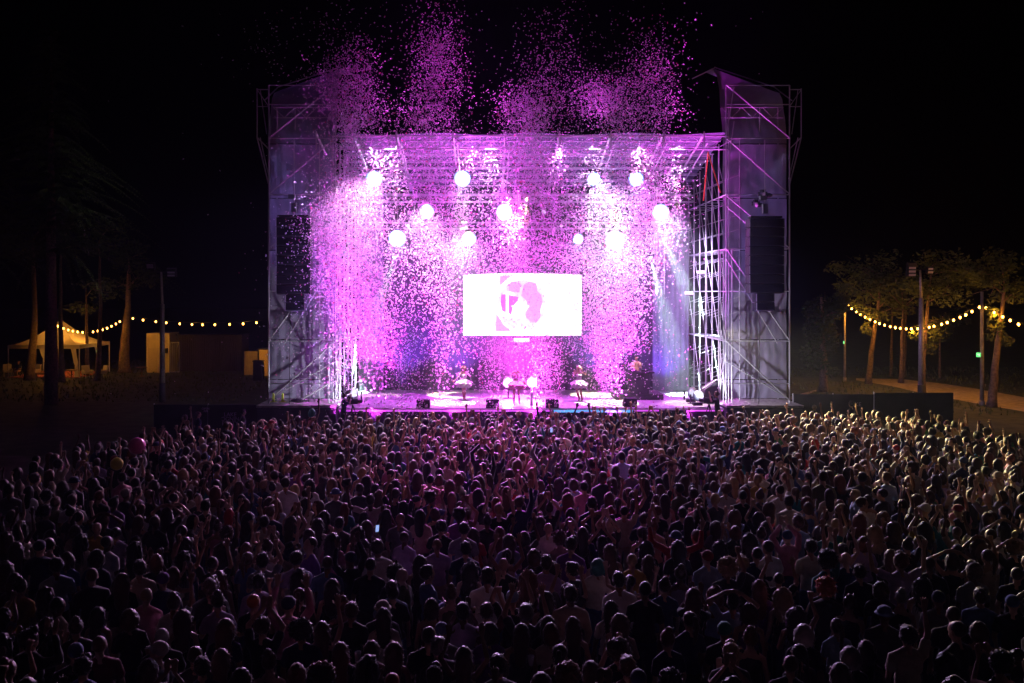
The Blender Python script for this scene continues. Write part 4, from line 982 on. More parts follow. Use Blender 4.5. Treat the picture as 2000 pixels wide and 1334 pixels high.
ASKIN = pmat('crowd_skin', .6, .25, True); AHAIR = pmat('crowd_hair', .7, .25, True, .05); ACLOTH = pmat('crowd_cloth', .85, .2, True, .15)
DET = mat('face_detail', (.02,.015,.015), .4)

def capsules_mesh(name, caps, balls, voxel, faces, smooth=2):
    """tapered limbs and rounded masses fused into one continuous skin"""
    q = MB()
    for (a, ra, b, rb) in caps:
        a, b = Vector(a), Vector(b); n_ = 3
        q.tube([a.lerp(b, i/n_) for i in range(n_+1)], [ra+(rb-ra)*i/n_ for i in range(n_+1)], 12); q.ball(a, ra, 12, 8); q.ball(b, rb, 12, 8)
    for c, r in balls: q.ball(c, r, 18, 12)
    me = mesh(name, q.v, q.f); o = bpy.data.objects.new('tmp', me); COL.objects.link(o)
    m = o.modifiers.new('r', 'REMESH'); m.mode = 'VOXEL'; m.voxel_size = voxel
    if smooth: m = o.modifiers.new('s', 'SMOOTH'); m.iterations = smooth; m.factor = .5
    m = o.modifiers.new('d', 'DECIMATE'); dg = bpy.context.evaluated_depsgraph_get(); dg.update()
    nf = len(o.evaluated_get(dg).data.polygons) if False else None
    m.ratio = 1.0; o.modifiers.remove(m); dg.update(); e = bpy.data.meshes.new_from_object(o.evaluated_get(dg)); bpy.data.objects.remove(o)
    o = bpy.data.objects.new('tmp', e); COL.objects.link(o)
    m = o.modifiers.new('d', 'DECIMATE'); m.ratio = min(1, faces/max(1, 2*len(e.polygons))); dg = bpy.context.evaluated_depsgraph_get(); dg.update()
    r = bpy.data.meshes.new_from_object(o.evaluated_get(dg)); bpy.data.objects.remove(o); r.name = name
    r.polygons.foreach_set('use_smooth', [True]*len(r.polygons)); return r
def low(me, faces):
    o = bpy.data.objects.new('tmp', me); COL.objects.link(o); m = o.modifiers.new('d', 'DECIMATE'); m.ratio = min(1, faces/max(1, len(me.polygons)))
    dg = bpy.context.evaluated_depsgraph_get(); dg.update(); r = bpy.data.meshes.new_from_object(o.evaluated_get(dg)); bpy.data.objects.remove(o)
    r.calc_loop_triangles(); v = np.zeros(len(r.vertices)*3); r.vertices.foreach_get('co', v); t = np.zeros(len(r.loop_triangles)*3, int); r.loop_triangles.foreach_get('vertices', t)
    bpy.data.meshes.remove(r); return v.reshape(-1, 3), t.reshape(-1, 3)
# arm poses: right elbow, right wrist, left elbow, left wrist, finger direction, spread
E0, W0 = (.245,-.03,1.14), (.235,.10,.92)
POSES = {
 'down':   (E0, W0, E0, W0, (0,.15,-1), .5),
 'cross':  ((.25,.0,1.15), (.06,.22,1.17), (.25,.0,1.15), (.04,.24,1.14), (-.9,.2,.1), .2),
 'up2':    ((.30,.03,1.60), (.22,.08,1.88), (.30,.05,1.61), (.20,.10,1.87), (0,.05,1), 1),
 'up1':    ((.25,.04,1.67), (.22,.06,1.95), E0, W0, (0,0,1), .9),
 'fist1':  ((.28,.08,1.62), (.19,.10,1.86), (.25,.02,1.15), (.17,.28,1.16), (0,.1,1), 0),
 'clap':   ((.25,.10,1.62), (.05,.14,1.84), (.25,.10,1.62), (.05,.14,1.84), (-.05,.1,1), .2),
 'phone':  ((.23,.20,1.34), (.07,.30,1.60), (.23,.20,1.34), (.07,.30,1.60), (0,.25,1), .2),
 'head':   ((.34,.02,1.62), (.12,.0,1.78), (.34,.02,1.62), (.12,.0,1.78), (-1,.1,.1), .3),
 'chest':  ((.26,.02,1.15), (.07,.26,1.32), (.26,.02,1.15), (.07,.26,1.32), (-.1,.4,1), .2),
 'wide':   ((.42,.05,1.52), (.44,.08,1.80), (.42,.05,1.52), (.46,.08,1.79), (.15,0,1), 1),
}
def hand(caps, wr, d, s, spread):
    wr = Vector(wr); d = Vector(d).normalized(); side = Vector((s,0,0)) if abs(d.x) < .8 else Vector((0,0,1)); side = (side-d*side.dot(d)).normalized(); nrm = d.cross(side)
    pc = wr+d*.085
    for k in (-1, 0, 1): caps.append((wr+side*k*.010, .019, pc+side*k*.024, .016))
    if spread == 0:                                        # closed fist
        for k in range(4):
            b = pc+side*(-.030+.02*k); caps.append((b, .013, b+nrm*.03+d*.01, .012)); caps.append((b+nrm*.03+d*.01, .012, b+nrm*.03-d*.03, .010))
        caps.append((wr+d*.03-side*.03, .013, pc+nrm*.035-side*.01-d*.01, .011)); return
    for k, L in enumerate((.068, .078, .074, .056)):
        off = -.030+.02*k; b = pc+side*off; dd = (d+side*off*spread*9).normalized()
        m_ = b+dd*L*.55; caps.append((b, .0115, m_, .0105)); caps.append((m_, .0105, m_+(dd+nrm*.35).normalized()*L*.5, .0085))
    t0 = wr+d*.03-side*.028; t1 = t0+(d*.5-side*.85).normalized()*.045; caps.append((t0, .014, t1, .012)); caps.append((t1, .012, t1+(d-side*.3).normalized()*.03, .010))
def body_parts(pose, fem, stance=0):
    er, wr, el, wl, fd, sp = POSES[pose]; k = .90 if fem else 1.0
    caps = []; sx = .183*k
    for s, e, w_ in ((1, er, wr), (-1, el, wl)):
        raised = e[2] > 1.45; sh = Vector((s*sx, 0, 1.42 if raised else 1.375)); e = Vector((s*e[0]*(k if not raised else 1), e[1], e[2])); w_ = Vector((s*w_[0], w_[1], w_[2]))
        caps += [(sh, .050*k, e, .037*k), (e, .038*k, e.lerp(w_, .35), .036*k), (e.lerp(w_, .35), .036*k, w_, .023*k)]
        d = fd if (pose not in ('up1','fist1') or s > 0) else (0,.3,-1)
        hand(caps, w_, (d[0]*s, d[1], d[2]), s, sp if not (pose in ('up1','fist1') and s < 0) else .3)
    for s in (1, -1):
        hx = .088; caps += [((s*hx,0,.90), .085, (s*.095,.015,.50), .058), ((s*.095,.015,.50), .056, (s*.10,-.02,.33), .055), ((s*.10,-.02,.33), .055, (s*.10,-.03,.10), .036),
                            ((s*.10,-.04,.05), .040, (s*.12,.13,.035), .032)]
    balls = [((0,0,1.30), (.165*k,.105,.16)), ((0,.01,1.12), (.135*k*(.92 if fem else 1),.095,.15)), ((0,-.005,.95), (.165,.115,.12)), ((0,-.01,1.40), (.15*k,.075,.06))]
    if fem: balls += [((s*.065,.085,1.27), (.06,.05,.06)) for s in (1,-1)]
    caps += [((s*.04*k,-.01,1.45), .048, (s*.15*k,-.005,1.39), .046) for s in (1,-1)]; caps += [ ((0,-.01,1.43), .062, (0,.01,1.53), .052)]
    balls += [((0,.012,1.645), (.080,.100,.103)), ((0,.035,1.582), (.062,.072,.070)), ((0,.111,1.615), (.013,.022,.020)), ((0,.094,1.655), (.048,.018,.012)),
              ((0,.092,1.572), (.024,.014,.010)), ((.084,0,1.622), (.010,.020,.032)), ((-.084,0,1.622), (.010,.020,.032))]
    return caps, balls
def make_body(pose, fem, faces=4200, voxel=.0095):
    c, b = body_parts(pose, fem); return capsules_mesh('body', c, b, voxel, faces, 1)
def make_top(pose, fem, kind):
    er, wr, el, wl, fd, sp = POSES[pose]; k = .90 if fem else 1.0; caps = []; g = .014; sx = .183*k
    sl = {'tank': 0, 'tee': .55, 'long': 1.6}[kind]
    for s, e, w_ in ((1, er, wr), (-1, el, wl)):
        raised = e[2] > 1.45; sh = Vector((s*sx, 0, 1.42 if raised else 1.375)); e = Vector((s*e[0]*(k if not raised else 1), e[1], e[2])); w_ = Vector((s*w_[0], w_[1], w_[2]))
        if sl: caps.append((sh, .050*k+g, sh.lerp(e, min(1, sl)), (.052 if sl < 1 else .042)+g))
        if sl > 1: caps.append((e, .042+g, e.lerp(w_, .85), .032+g*.6))
    balls = [((0,0,1.28), (.165*k+g,.105+g,.175)), ((0,.008,1.10), (.145*k+g*1.3,.100+g*1.3,.17)), ((0,-.003,.98), (.165+g,.115+g,.12))]
    if sl: balls.append(((0,-.01,1.385), (.15*k+g,.075+g,.055+g))); caps += [((s*.05*k,-.01,1.445), .048+g, (s*.16*k,-.005,1.385), .046+g) for s in (1,-1)]
    else: caps += [((s*.10,-.02,1.36), .035, (s*.095,-.015,1.485), .022) for s in (1,-1)]
    if fem: balls += [((s*.065,.085,1.27), (.06+g,.05+g,.06+g)) for s in (1,-1)]
    if kind == 'long': balls.append(((0,-.075,1.45), (.10,.045,.05)))
    me = capsules_mesh('top', caps, balls, .013, 900, 2)
    for v in me.vertices:                                  # folds
        c = v.co; f = .006*noise.noise(Vector((c.x*18, c.y*18, c.z*7)))+.004*math.sin(c.z*60+c.x*25); n_ = v.normal; v.co = c+n_*f
    return me
def make_trousers():
    caps = []
    for s in (1, -1): caps += [((s*.088,0,.90), .10, (s*.095,.015,.50), .075), ((s*.095,.015,.50), .075, (s*.10,-.025,.12), .062)]
    return capsules_mesh('trousers', caps, [((0,-.003,.93), (.175,.125,.11))], .016, 500, 1)
HC = Vector((0, .0, 1.645))
def make_hair(kind, strands=True):
    caps = []; b = []; amp = .006; sc_ = 30; zs = 1
    base = ((0,-.020,.018), (.087,.098,.098))
    if kind == 'cropped': b = [((0,-.017,.018), (.080,.093,.090))]; amp = .002
    elif kind == 'short': b = [base, ((0,.02,.075), (.065,.06,.040))]; amp = .010
    elif kind == 'quiff': b = [base, ((.01,.045,.085), (.055,.045,.042))]; amp = .010
    elif kind == 'bob': b = [base, ((0,-.045,-.035), (.105,.085,.115)), ((.07,.0,-.03), (.035,.06,.09)), ((-.07,.0,-.03), (.035,.06,.09))]; amp = .010; zs = .3
    elif kind == 'long': b = [base, ((0,-.070,-.08), (.100,.060,.17)), ((.0,-.085,-.24), (.088,.045,.15)), ((.072,-.01,-.05), (.030,.055,.12)), ((-.072,-.01,-.05), (.030,.055,.12))]; amp = .008; zs = .18
    elif kind == 'wavy': b = [base, ((0,-.065,-.07), (.118,.075,.17)), ((.0,-.080,-.22), (.115,.055,.13)), ((.085,.0,-.07), (.040,.06,.13)), ((-.085,.0,-.07), (.040,.06,.13))]; amp = .020; zs = .5; sc_ = 22
    elif kind == 'ponytail': b = [((0,-.018,.018), (.083,.095,.094)), ((0,-.115,.055), (.03,.03,.03))]; caps = [((0,-.12,.05), .032, (0,-.165,-.03), .036), ((0,-.165,-.03), .036, (0,-.13,-.24), .014)]; amp = .006; zs = .2
    elif kind == 'bun': b = [((0,-.018,.018), (.083,.095,.094)), ((0,-.06,.118), (.046,.046,.042))]; amp = .007
    elif kind == 'curly': b = [((0,-.025,.03), (.115,.115,.118))]; amp = .028; sc_ = 26
    elif kind == 'braids': b = [((0,-.018,.018), (.083,.095,.094))]; caps = [((s*.05,-.08,-.03), .022, (s*.07,-.09,-.28), .014) for s in (1,-1)]; amp = .008
    elif kind == 'cap': b = [((0,-.008,.030), (.087,.102,.085))]; caps = [((s*.035,.085,.035), .010, (s*.03,.155,.022), .008) for s in (-1,0,1)]+[((0,.085,.04), .012, (0,.15,.028), .012)]; amp = 0
    elif kind == 'bucket': b = [((0,-.005,.045), (.090,.100,.070)), ((0,-.0,.015), (.125,.135,.018))]; amp = .002
    me = capsules_mesh('hair', [(Vector(a)+HC, r, Vector(c)+HC, s) for a, r, c, s in caps], [(Vector(c)+HC, r) for c, r in b], .009 if amp < .02 else .010, 1300, 1)
    rnd = random.Random(hash(kind) % 97 if False else len(kind)*7+ord(kind[0]))
    for v in me.vertices: v.co = HC+(v.co-HC)*1.09
    if amp:
        for v in me.vertices:
            c = v.co; f = noise.noise(Vector((c.x*sc_*1.6, c.y*sc_*1.6, c.z*sc_*1.6*zs)))+.5*noise.noise(Vector((c.x*sc_*4, c.y*sc_*4, c.z*sc_*4*zs)))
            v.co = c+v.normal*f*amp*1.5
    if strands and kind not in ('cap', 'bucket', 'cropped'):
        src = [(v.co.copy(), v.normal.copy()) for v in me.vertices]; vs = [tuple(p) for p, _ in src]; fs = [tuple(p.vertices) for p in me.polygons]
        nstr = {'long': 230, 'wavy': 320, 'curly': 340, 'bob': 230}.get(kind, 140)
        for _ in range(nstr):
            p, n_ = rnd.choice(src)
            if p.y > HC.y+.06 and p.z < HC.z+.05: continue
            L = rnd.uniform(.02, .05) if kind not in ('long','wavy') else rnd.uniform(.03, .09)
            g = Vector((0,0,-1)) if kind in ('long','wavy','bob','ponytail') else Vector((rnd.gauss(0,.5), rnd.gauss(0,.5), rnd.gauss(0,.5)))
            a = p+n_*.002; m_ = a+n_*L*.35+g*L*.3; e = m_+g*L*.6+n_*L*.05; sd = n_.orthogonal()*.0028; k = len(vs)
            vs += [tuple(a-sd), tuple(a+sd), tuple(m_+sd), tuple(m_-sd), tuple(e)]; fs += [(k,k+1,k+2,k+3), (k+3,k+2,k+4)]
        m2 = mesh('hair', vs, fs, True); bpy.data.meshes.remove(me); me = m2
    return me
BODY = {}; TOP = {}; HAIRM = {}
for ps in POSES:
    for fm in (0, 1):
        BODY[ps, fm] = make_body(ps, fm); BODY[ps, fm].materials.append(SKIN)
        for kd in (('tee','long') if not fm else ('tee','tank')):
            TOP[ps, fm, kd] = make_top(ps, fm, kd); TOP[ps, fm, kd].materials.append(CLOTH)
TROUS = make_trousers(); TROUS.materials.append(CLOTH)
for kd in ('cropped','short','quiff','bob','long','wavy','ponytail','bun','curly','braids','cap','bucket'):
    HAIRM[kd] = make_hair(kd); HAIRM[kd].materials.append(HAIR if kd not in ('cap','bucket') else CLOTH)
HCOL = {'black': (.012,.010,.010), 'dark brown': (.035,.020,.013), 'brown': (.075,.040,.022), 'light brown': (.16,.09,.05), 'blonde': (.42,.28,.13), 'auburn': (.16,.045,.02),
        'grey': (.30,.29,.28), 'red': (.35,.02,.02), 'teal': (.04,.30,.26), 'orange': (.55,.12,.02), 'white': (.6,.58,.55)}
TCOL = {'white': (.78,.76,.76), 'black': (.016,.016,.018), 'navy': (.02,.03,.09), 'grey': (.22,.22,.24), 'beige': (.50,.40,.30), 'red': (.50,.03,.03), 'maroon': (.14,.02,.04), 'olive': (.09,.10,.04),
        'teal': (.02,.18,.18), 'pink': (.62,.24,.34), 'purple': (.16,.05,.28), 'light blue': (.30,.42,.62), 'denim blue': (.07,.12,.28), 'mustard': (.50,.33,.05), 'charcoal': (.05,.05,.055), 'cream': (.62,.56,.44), 'green': (.05,.22,.08), 'orange': (.6,.18,.03), 'lilac': (.42,.32,.55)}
SK = [(.55,.34,.25), (.48,.28,.20), (.60,.40,.30), (.34,.19,.12), (.42,.25,.17), (.12,.06,.04)]
HW = {'cropped': 'cropped {c} hair', 'short': 'short {c} hair', 'quiff': 'short {c} quiff', 'bob': '{c} bob', 'long': 'long straight {c} hair', 'wavy': 'long wavy {c} hair', 'ponytail': '{c} ponytail', 'bun': '{c} bun',
      'curly': 'big curly {c} hair', 'braids': 'two {c} braids', 'cap': '{c} cap', 'bucket': '{c} bucket hat', 'bald': 'bald head'}
KW = {'tee': 'tee', 'tank': 'tank top', 'long': 'sweatshirt'}
PW = {'down': 'arms down', 'cross': 'arms folded', 'up2': 'both arms raised', 'up1': 'one arm up', 'fist1': 'one fist up', 'clap': 'hands clasped overhead', 'phone': 'hands before the face', 'head': 'hands on head',
      'chest': 'hands clapping', 'wide': 'arms spread upward'}
def zone(px, py):
    xs = ['far left', 'left', 'left of centre', 'centre', 'right of centre', 'right', 'far right'][min(6, max(0, int(px/2000*7)))]
    ys = 'in the nearest rows' if py > 1235 else ('some rows back' if py > 1120 else 'farther back')
    return xs, ys
def person(x, y, h, face, pose, fem, hair, hc, top, tc, skin, label, group='people in the crowd seen from behind', z=None, trous='charcoal', grp=True):
    t = empty('person', (x, y, z if z is not None else gz(y)), label, 'person', group)
    s = h/1.745; kids = []
    def ch(name, me, col):
        o = bpy.data.objects.new(name, me); COL.objects.link(o); o.parent = t; o.color = (*col, 1); kids.append(o); return o
    ch('body', BODY[pose, fem], skin); ch('top', TOP[pose, fem, top], TCOL[tc] if isinstance(tc, str) else tc); ch('trousers', TROUS, TCOL[trous])
    if hair != 'bald': ch('hat' if hair in ('cap','bucket') else 'hair', HAIRM[hair], (HCOL.get(hc) or TCOL.get(hc)))
    if hair != 'bald':
        hs = Vector((random.uniform(.97,1.16), random.uniform(.97,1.12), random.uniform(.98,1.14))) if hair not in ('cropped','cap','bucket') else Vector((1,1,1))
        kids[-1].scale = hs; kids[-1].location = Vector((HC.x*(1-hs.x), HC.y*(1-hs.y), HC.z*(1-hs.z)))
    t.scale = (s, s, s); t.rotation_euler = (random.uniform(-.05,.05), random.uniform(-.05,.05), face)
    return t
# people of the photograph that can be told apart: head top pixel, height, sex, hair, hair colour, top, its colour, pose, turn
HAND = '''585,1080,1.80,0,short,dark brown,tee,lilac,down,0
635,1089,1.78,0,cropped,brown,tee,denim blue,down,0
747,1057,1.82,0,short,brown,long,white,down,0
714,1092,1.80,0,cropped,black,tee,black,down,0
795,1111,1.76,0,bald,black,tee,olive,down,-1.3
847,1106,1.80,0,short,black,long,denim blue,cross,1.1
815,1084,1.66,1,long,dark brown,tank,black,down,0
702,1055,1.72,1,wavy,dark brown,tank,charcoal,down,0
587,1152,1.68,1,ponytail,brown,tee,charcoal,down,0
660,1170,1.66,1,bun,auburn,tank,black,down,0
679,1181,1.72,0,short,brown,tee,black,down,0
755,1192,1.68,1,long,dark brown,tee,cream,down,0
842,1172,1.66,1,bob,dark brown,tank,maroon,down,0
596,1212,1.78,0,curly,black,tee,navy,down,0
640,1212,1.70,1,long,brown,tank,black,up1,0
832,1219,1.84,0,cropped,dark brown,tee,black,down,0
770,1252,1.66,1,long,light brown,tank,charcoal,down,0
717,1250,1.66,1,bob,brown,tee,maroon,down,0
677,1252,1.68,1,long,auburn,tee,black,down,0
860,1246,1.76,0,short,grey,tee,charcoal,down,-.5
630,1297,1.80,0,curly,auburn,tee,black,down,0
754,1316,1.74,0,cropped,orange,tee,navy,down,0
587,1300,1.68,1,bob,auburn,tank,black,down,0
530,1277,1.66,1,bun,brown,tank,charcoal,down,0
437,1269,1.68,1,long,light brown,tee,black,down,0
432,1212,1.70,1,long,auburn,tee,navy,down,0
407,1130,1.80,0,short,brown,tee,black,down,-.3
433,1118,1.68,1,wavy,auburn,tank,grey,down,0
501,1160,1.76,0,cropped,orange,tee,black,fist1,.3
500,1122,1.72,0,short,black,long,lilac,down,-.3
645,1132,1.68,1,long,black,tank,black,down,0
767,1107,1.70,1,curly,dark brown,tee,charcoal,down,0
760,1136,1.74,0,short,dark brown,tee,light blue,down,0
776,1146,1.70,1,bun,dark brown,tee,black,down,-.3
745,1170,1.72,0,bucket,beige,tee,charcoal,down,0
862,1219,1.70,0,cap,denim blue,tee,grey,down,0
904,1058,1.78,0,short,black,tee,navy,down,0
980,1092,1.76,0,bald,black,tee,black,down,0
985,1071,1.66,1,ponytail,dark brown,tank,beige,up2,0
1057,1086,1.80,0,short,dark brown,long,lilac,down,0
1050,1074,1.66,1,bob,brown,tee,black,down,0
1087,1095,1.66,1,long,dark brown,tank,maroon,down,0
910,1099,1.70,1,wavy,black,tank,black,down,0
944,1111,1.84,0,short,dark brown,tee,white,cross,0
1121,1096,1.82,0,short,dark brown,long,charcoal,down,-1.0
1160,1090,1.72,1,bob,teal,tee,cream,down,0
1197,1066,1.66,1,long,brown,tank,charcoal,down,0
1240,1082,1.74,0,cropped,blonde,tee,mustard,down,0
1261,1084,1.68,1,long,brown,tee,black,down,0
1219,1119,1.82,0,short,black,tee,white,down,0
1255,1139,1.84,0,cropped,black,tee,black,down,0
1292,1130,1.72,1,bun,dark brown,tee,denim blue,down,0
1322,1107,1.68,1,bun,brown,tank,grey,down,0
1032,1117,1.70,1,wavy,auburn,tank,maroon,down,0
1112,1144,1.84,0,short,dark brown,long,beige,down,0
1070,1156,1.68,1,long,dark brown,tank,black,down,0
1005,1154,1.74,0,cap,light blue,tee,black,up2,0
1018,1181,1.76,0,short,grey,tee,charcoal,up2,0
906,1184,1.76,0,short,black,tee,lilac,phone,0
887,1147,1.68,1,bun,brown,tank,olive,down,0
957,1180,1.70,0,short,brown,tee,maroon,fist1,0
950,1221,1.66,1,bob,dark brown,tee,purple,down,0
1007,1217,1.68,1,long,brown,tank,charcoal,down,0
1063,1204,1.68,1,long,brown,tee,black,down,0
1075,1221,1.66,1,bob,auburn,tee,cream,down,0
1125,1211,1.70,1,long,brown,tank,black,down,0
1216,1200,1.72,1,long,light brown,tank,black,chest,0
901,1270,1.70,1,long,brown,tank,beige,up2,0
982,1285,1.78,0,short,dark brown,long,grey,down,0
1102,1307,1.70,0,curly,auburn,tee,black,down,0
1056,1317,1.68,1,bob,brown,tank,charcoal,down,0
1160,1295,1.66,1,long,brown,tank,denim blue,down,0
1220,1257,1.74,0,curly,brown,tee,black,phone,0
1232,1281,1.76,0,short,auburn,tee,maroon,down,0
1252,1312,1.76,0,cap,navy,tee,charcoal,down,0
1342,1197,1.72,1,ponytail,brown,tee,navy,down,-.3
1418,1099,1.80,0,curly,blonde,tee,charcoal,fist1,0
1508,1056,1.84,0,cropped,brown,tee,white,cross,-.4
1582,1056,1.80,0,short,dark brown,tee,cream,up1,0
1469,1068,1.74,0,cropped,black,tee,navy,down,0
1640,1062,1.68,1,ponytail,dark brown,tank,lilac,up2,0
1533,1149,1.72,1,wavy,blonde,tank,black,down,0
1616,1137,1.76,0,curly,orange,long,charcoal,down,.3
1571,1221,1.70,1,bob,white,tee,black,down,.4
1600,1128,1.66,1,bob,blonde,tee,black,down,0
1682,1104,1.70,0,short,brown,tee,black,down,0
1715,1135,1.68,1,bob,brown,tee,charcoal,down,.4
1655,1161,1.68,1,bun,brown,tank,black,down,.4
1745,1072,1.68,1,long,light brown,tee,charcoal,down,.4
1820,1089,1.76,0,cropped,brown,tee,black,down,.4
1850,1180,1.84,0,cropped,dark brown,tee,black,down,.5
1840,1158,1.72,0,cap,navy,tee,grey,down,.5
1751,1153,1.68,1,bun,grey,tank,black,down,.4
1727,1183,1.78,0,bucket,denim blue,tee,charcoal,down,.3
1658,1263,1.66,1,bob,grey,tee,black,down,.3
1694,1251,1.68,1,long,dark brown,tank,black,down,.3
1533,1282,1.74,0,cropped,auburn,tee,black,down,.3
1466,1230,1.68,1,bun,auburn,tank,charcoal,down,.2
1424,1215,1.74,0,cap,teal,tee,black,down,.2
1460,1182,1.70,1,bob,brown,tank,purple,down,.2
1487,1132,1.72,1,long,auburn,tee,purple,down,.2
1422,1158,1.74,0,short,black,tee,light blue,head,.2
1916,1150,1.74,0,short,brown,long,denim blue,down,.5
1986,1164,1.74,0,cap,denim blue,tee,black,down,.6
1922,1213,1.70,1,bob,brown,tank,charcoal,down,.5
1980,1107,1.78,0,cropped,dark brown,tee,black,down,.6
115,1092,1.80,0,short,black,tee,light blue,down,-.5
181,1112,1.82,0,cropped,auburn,long,black,down,-.5
270,1095,1.80,0,short,dark brown,tee,cream,down,-.4
319,1117,1.76,0,cap,purple,long,navy,down,-.4
298,1083,1.70,1,bob,auburn,tee,black,phone,-.4
404,1130,1.78,0,quiff,brown,tee,charcoal,down,-.3
234,1122,1.70,1,long,brown,tee,black,down,-.4
204,1238,1.78,0,cropped,auburn,tee,maroon,down,-.4
264,1192,1.72,1,bob,light brown,tee,black,down,-.4
296,1256,1.80,0,cap,white,tee,black,down,-1.4
291,1286,1.70,1,bob,dark brown,tee,black,down,-.3
379,1266,1.76,0,cropped,brown,tee,charcoal,down,-.3
404,1286,1.72,0,short,black,tee,navy,down,-.3
134,1260,1.74,0,cap,denim blue,tee,black,down,-.4
153,1205,1.72,1,bun,brown,tee,charcoal,down,-.4
323,1225,1.76,0,cropped,grey,tee,black,down,-.3
355,1194,1.70,1,long,brown,tank,black,down,-.3
28,1060,1.72,1,long,brown,tee,charcoal,down,-.5
20,1096,1.70,1,wavy,brown,tank,black,down,-.5'''
def frontY(px):                                             # how far towards the stage the crowd reaches
    pts = [(-200,20),(0,22.9),(140,25.8),(330,29),(520,31.6),(655,32.4),(1440,32.8),(1560,33.3),(1720,33.2),(1850,31.4),(2000,28),(2200,25)]
    for (a, ya), (b, yb) in zip(pts, pts[1:]):
        if a <= px < b: return ya+(yb-ya)*(px-a)/(b-a)
    return 0
rng = random.Random(11); taken = {}; near = []; used = set()
def ok(x, y, d):
    i, j = int(x//1), int(y//1)
    for a in (-1,0,1):
        for b in (-1,0,1):
            for (u, v) in taken.get((i+a, j+b), ()):
                if (u-x)**2*1.0+(v-y)**2*.7 < d*d: return False
    return True
def take(x, y): taken.setdefault((int(x//1), int(y//1)), []).append((x, y))
for line in HAND.split('\n'):
    a = line.split(','); px, py, h = float(a[0]), float(a[1]), float(a[2])
    Y = F*(H-gz(10)-h*1.0-.01)/(py-VY); x = (px-VX)/F*Y; take(x, Y); near.append((x, Y, h, int(a[3]), a[4], a[5], a[6], a[7], a[8], -float(a[9]), px, py))
far = []
HK_M = ['short']*9+['cropped']*5+['quiff']*4+['curly','curly','cap','cap','bald','bucket']; HK_F = ['long']*9+['wavy']*8+['bob']*3+['ponytail']*3+['bun']*3+['curly','braids']
TC_W = ['black']*14+['white']*5+['charcoal']*7+['navy']*5+['grey']*3+['lilac']*2+['beige']*2+['cream']*3+['red','maroon','olive','teal','pink','pink','purple','light blue','light blue','denim blue','denim blue','mustard','green']
HC_W = ['black']*10+['dark brown']*10+['brown']*6+['light brown']*2+['blonde']*1+['auburn']*2
PO_W = ['down']*30+['cross']*3+['up2']*3+['up1']*5+['fist1']*3+['clap']*3+['phone']*3+['head']*1+['chest']*3+['wide']
def rnd_person(x, y):
    fem = int(rng.random() < .72); hair = rng.choice(HK_F if fem else HK_M); hc = rng.choice(HC_W)
    if hair in ('cap','bucket'): hc = rng.choice(['black','navy','white','grey','red','denim blue','beige'])
    top = rng.choice(['tee','tee','tank'] if fem else ['tee','tee','tee','long']); tc = rng.choice(TC_W); pose = rng.choice(PO_W); h = rng.gauss(1.67, .055) if fem else rng.gauss(1.78, .06)
    face = rng.gauss(0, .22)+math.atan2(x-2.0, max(8, 45-y))*.7
    if rng.random() < .04: face += rng.choice([-1,1])*rng.uniform(1, 2.6)
    return [x, y, h, fem, hair, hc, top, tc, pose, face, VX+x/y*F, VY+F*(H-gz(y)-h)/y]
tries = 0; y = 11.2
pts_ = []
while tries < 45000:
    tries += 1
    u = rng.random(); Y = math.sqrt(9.3**2+u*(33.4**2-9.3**2)); px = rng.uniform(-60, 2060); x = (px-VX)/F*Y
    if Y > frontY(px): continue
    edge = frontY(px)-Y
    d = .47 if Y > 17 else .52
    if px < 330 and edge < 6: d = .62
    if Y > 24: d = .44
    if not ok(x, Y, d): continue
    take(x, Y); pts_.append((x, Y))
pts_.sort(key=lambda p: p[1])
for (x, Y) in pts_:
    pr = rnd_person(x, Y)
    (near if len(near) < 296 else far).append(pr)
# a few that stand out farther away, in the far crowd
def set_far(px, py, **k):
    best = min(far, key=lambda p: (p[10]-px)**2+(p[11]-py)**2); names = ['x','y','h','fem','hair','hc','top','tc','pose','face']
    for a, v in k.items(): best[names.index(a)] = v
set_far(598,806, hair='bob', hc='teal', fem=1, top='tank', tc='pink', pose='up1', h=1.95)
set_far(1582,862, hair='long', hc='red', fem=1, top='tee', tc='red'); set_far(1470,942, hair='wavy', hc='auburn', fem=1, tc='orange', top='tee')
set_far(448,1010, hair='long', hc='red', fem=1); set_far(1190,900, hair='cap', hc='black', fem=0, tc='white', top='tee'); set_far(1180,895, tc='red', top='tee')
set_far(1292,882, fem=0, hair='short', tc='white', top='tee'); set_far(600,960, fem=0, hair='short', tc='navy', top='tee'); set_far(820,965, fem=0, hair='cap', hc='black', tc='black', face=-1.2)
set_far(1345,910, tc='pink', top='tee'); set_far(1555,950, tc='teal', top='tee'); set_far(1660,945, tc='light blue', top='tee', fem=0, hair='short'); set_far(780,905, tc='cream', pose='up1', fem=0, hair='short', top='tee')
for (px, py) in ((1630,870),(1655,848),(1700,838),(1600,850),(1690,885),(1560,835),(1530,880),(1640,830),(1840,860)): set_far(px, py, tc='white', top='tee')
for (px, py) in ((540,870),(600,840),(620,850),(560,905),(1310,815),(1325,815),(1345,815),(1010,870),(1080,900),(770,960),(1650,840),(1700,830),(1480,870),(770,880),(860,860)): set_far(px, py, pose='up2')
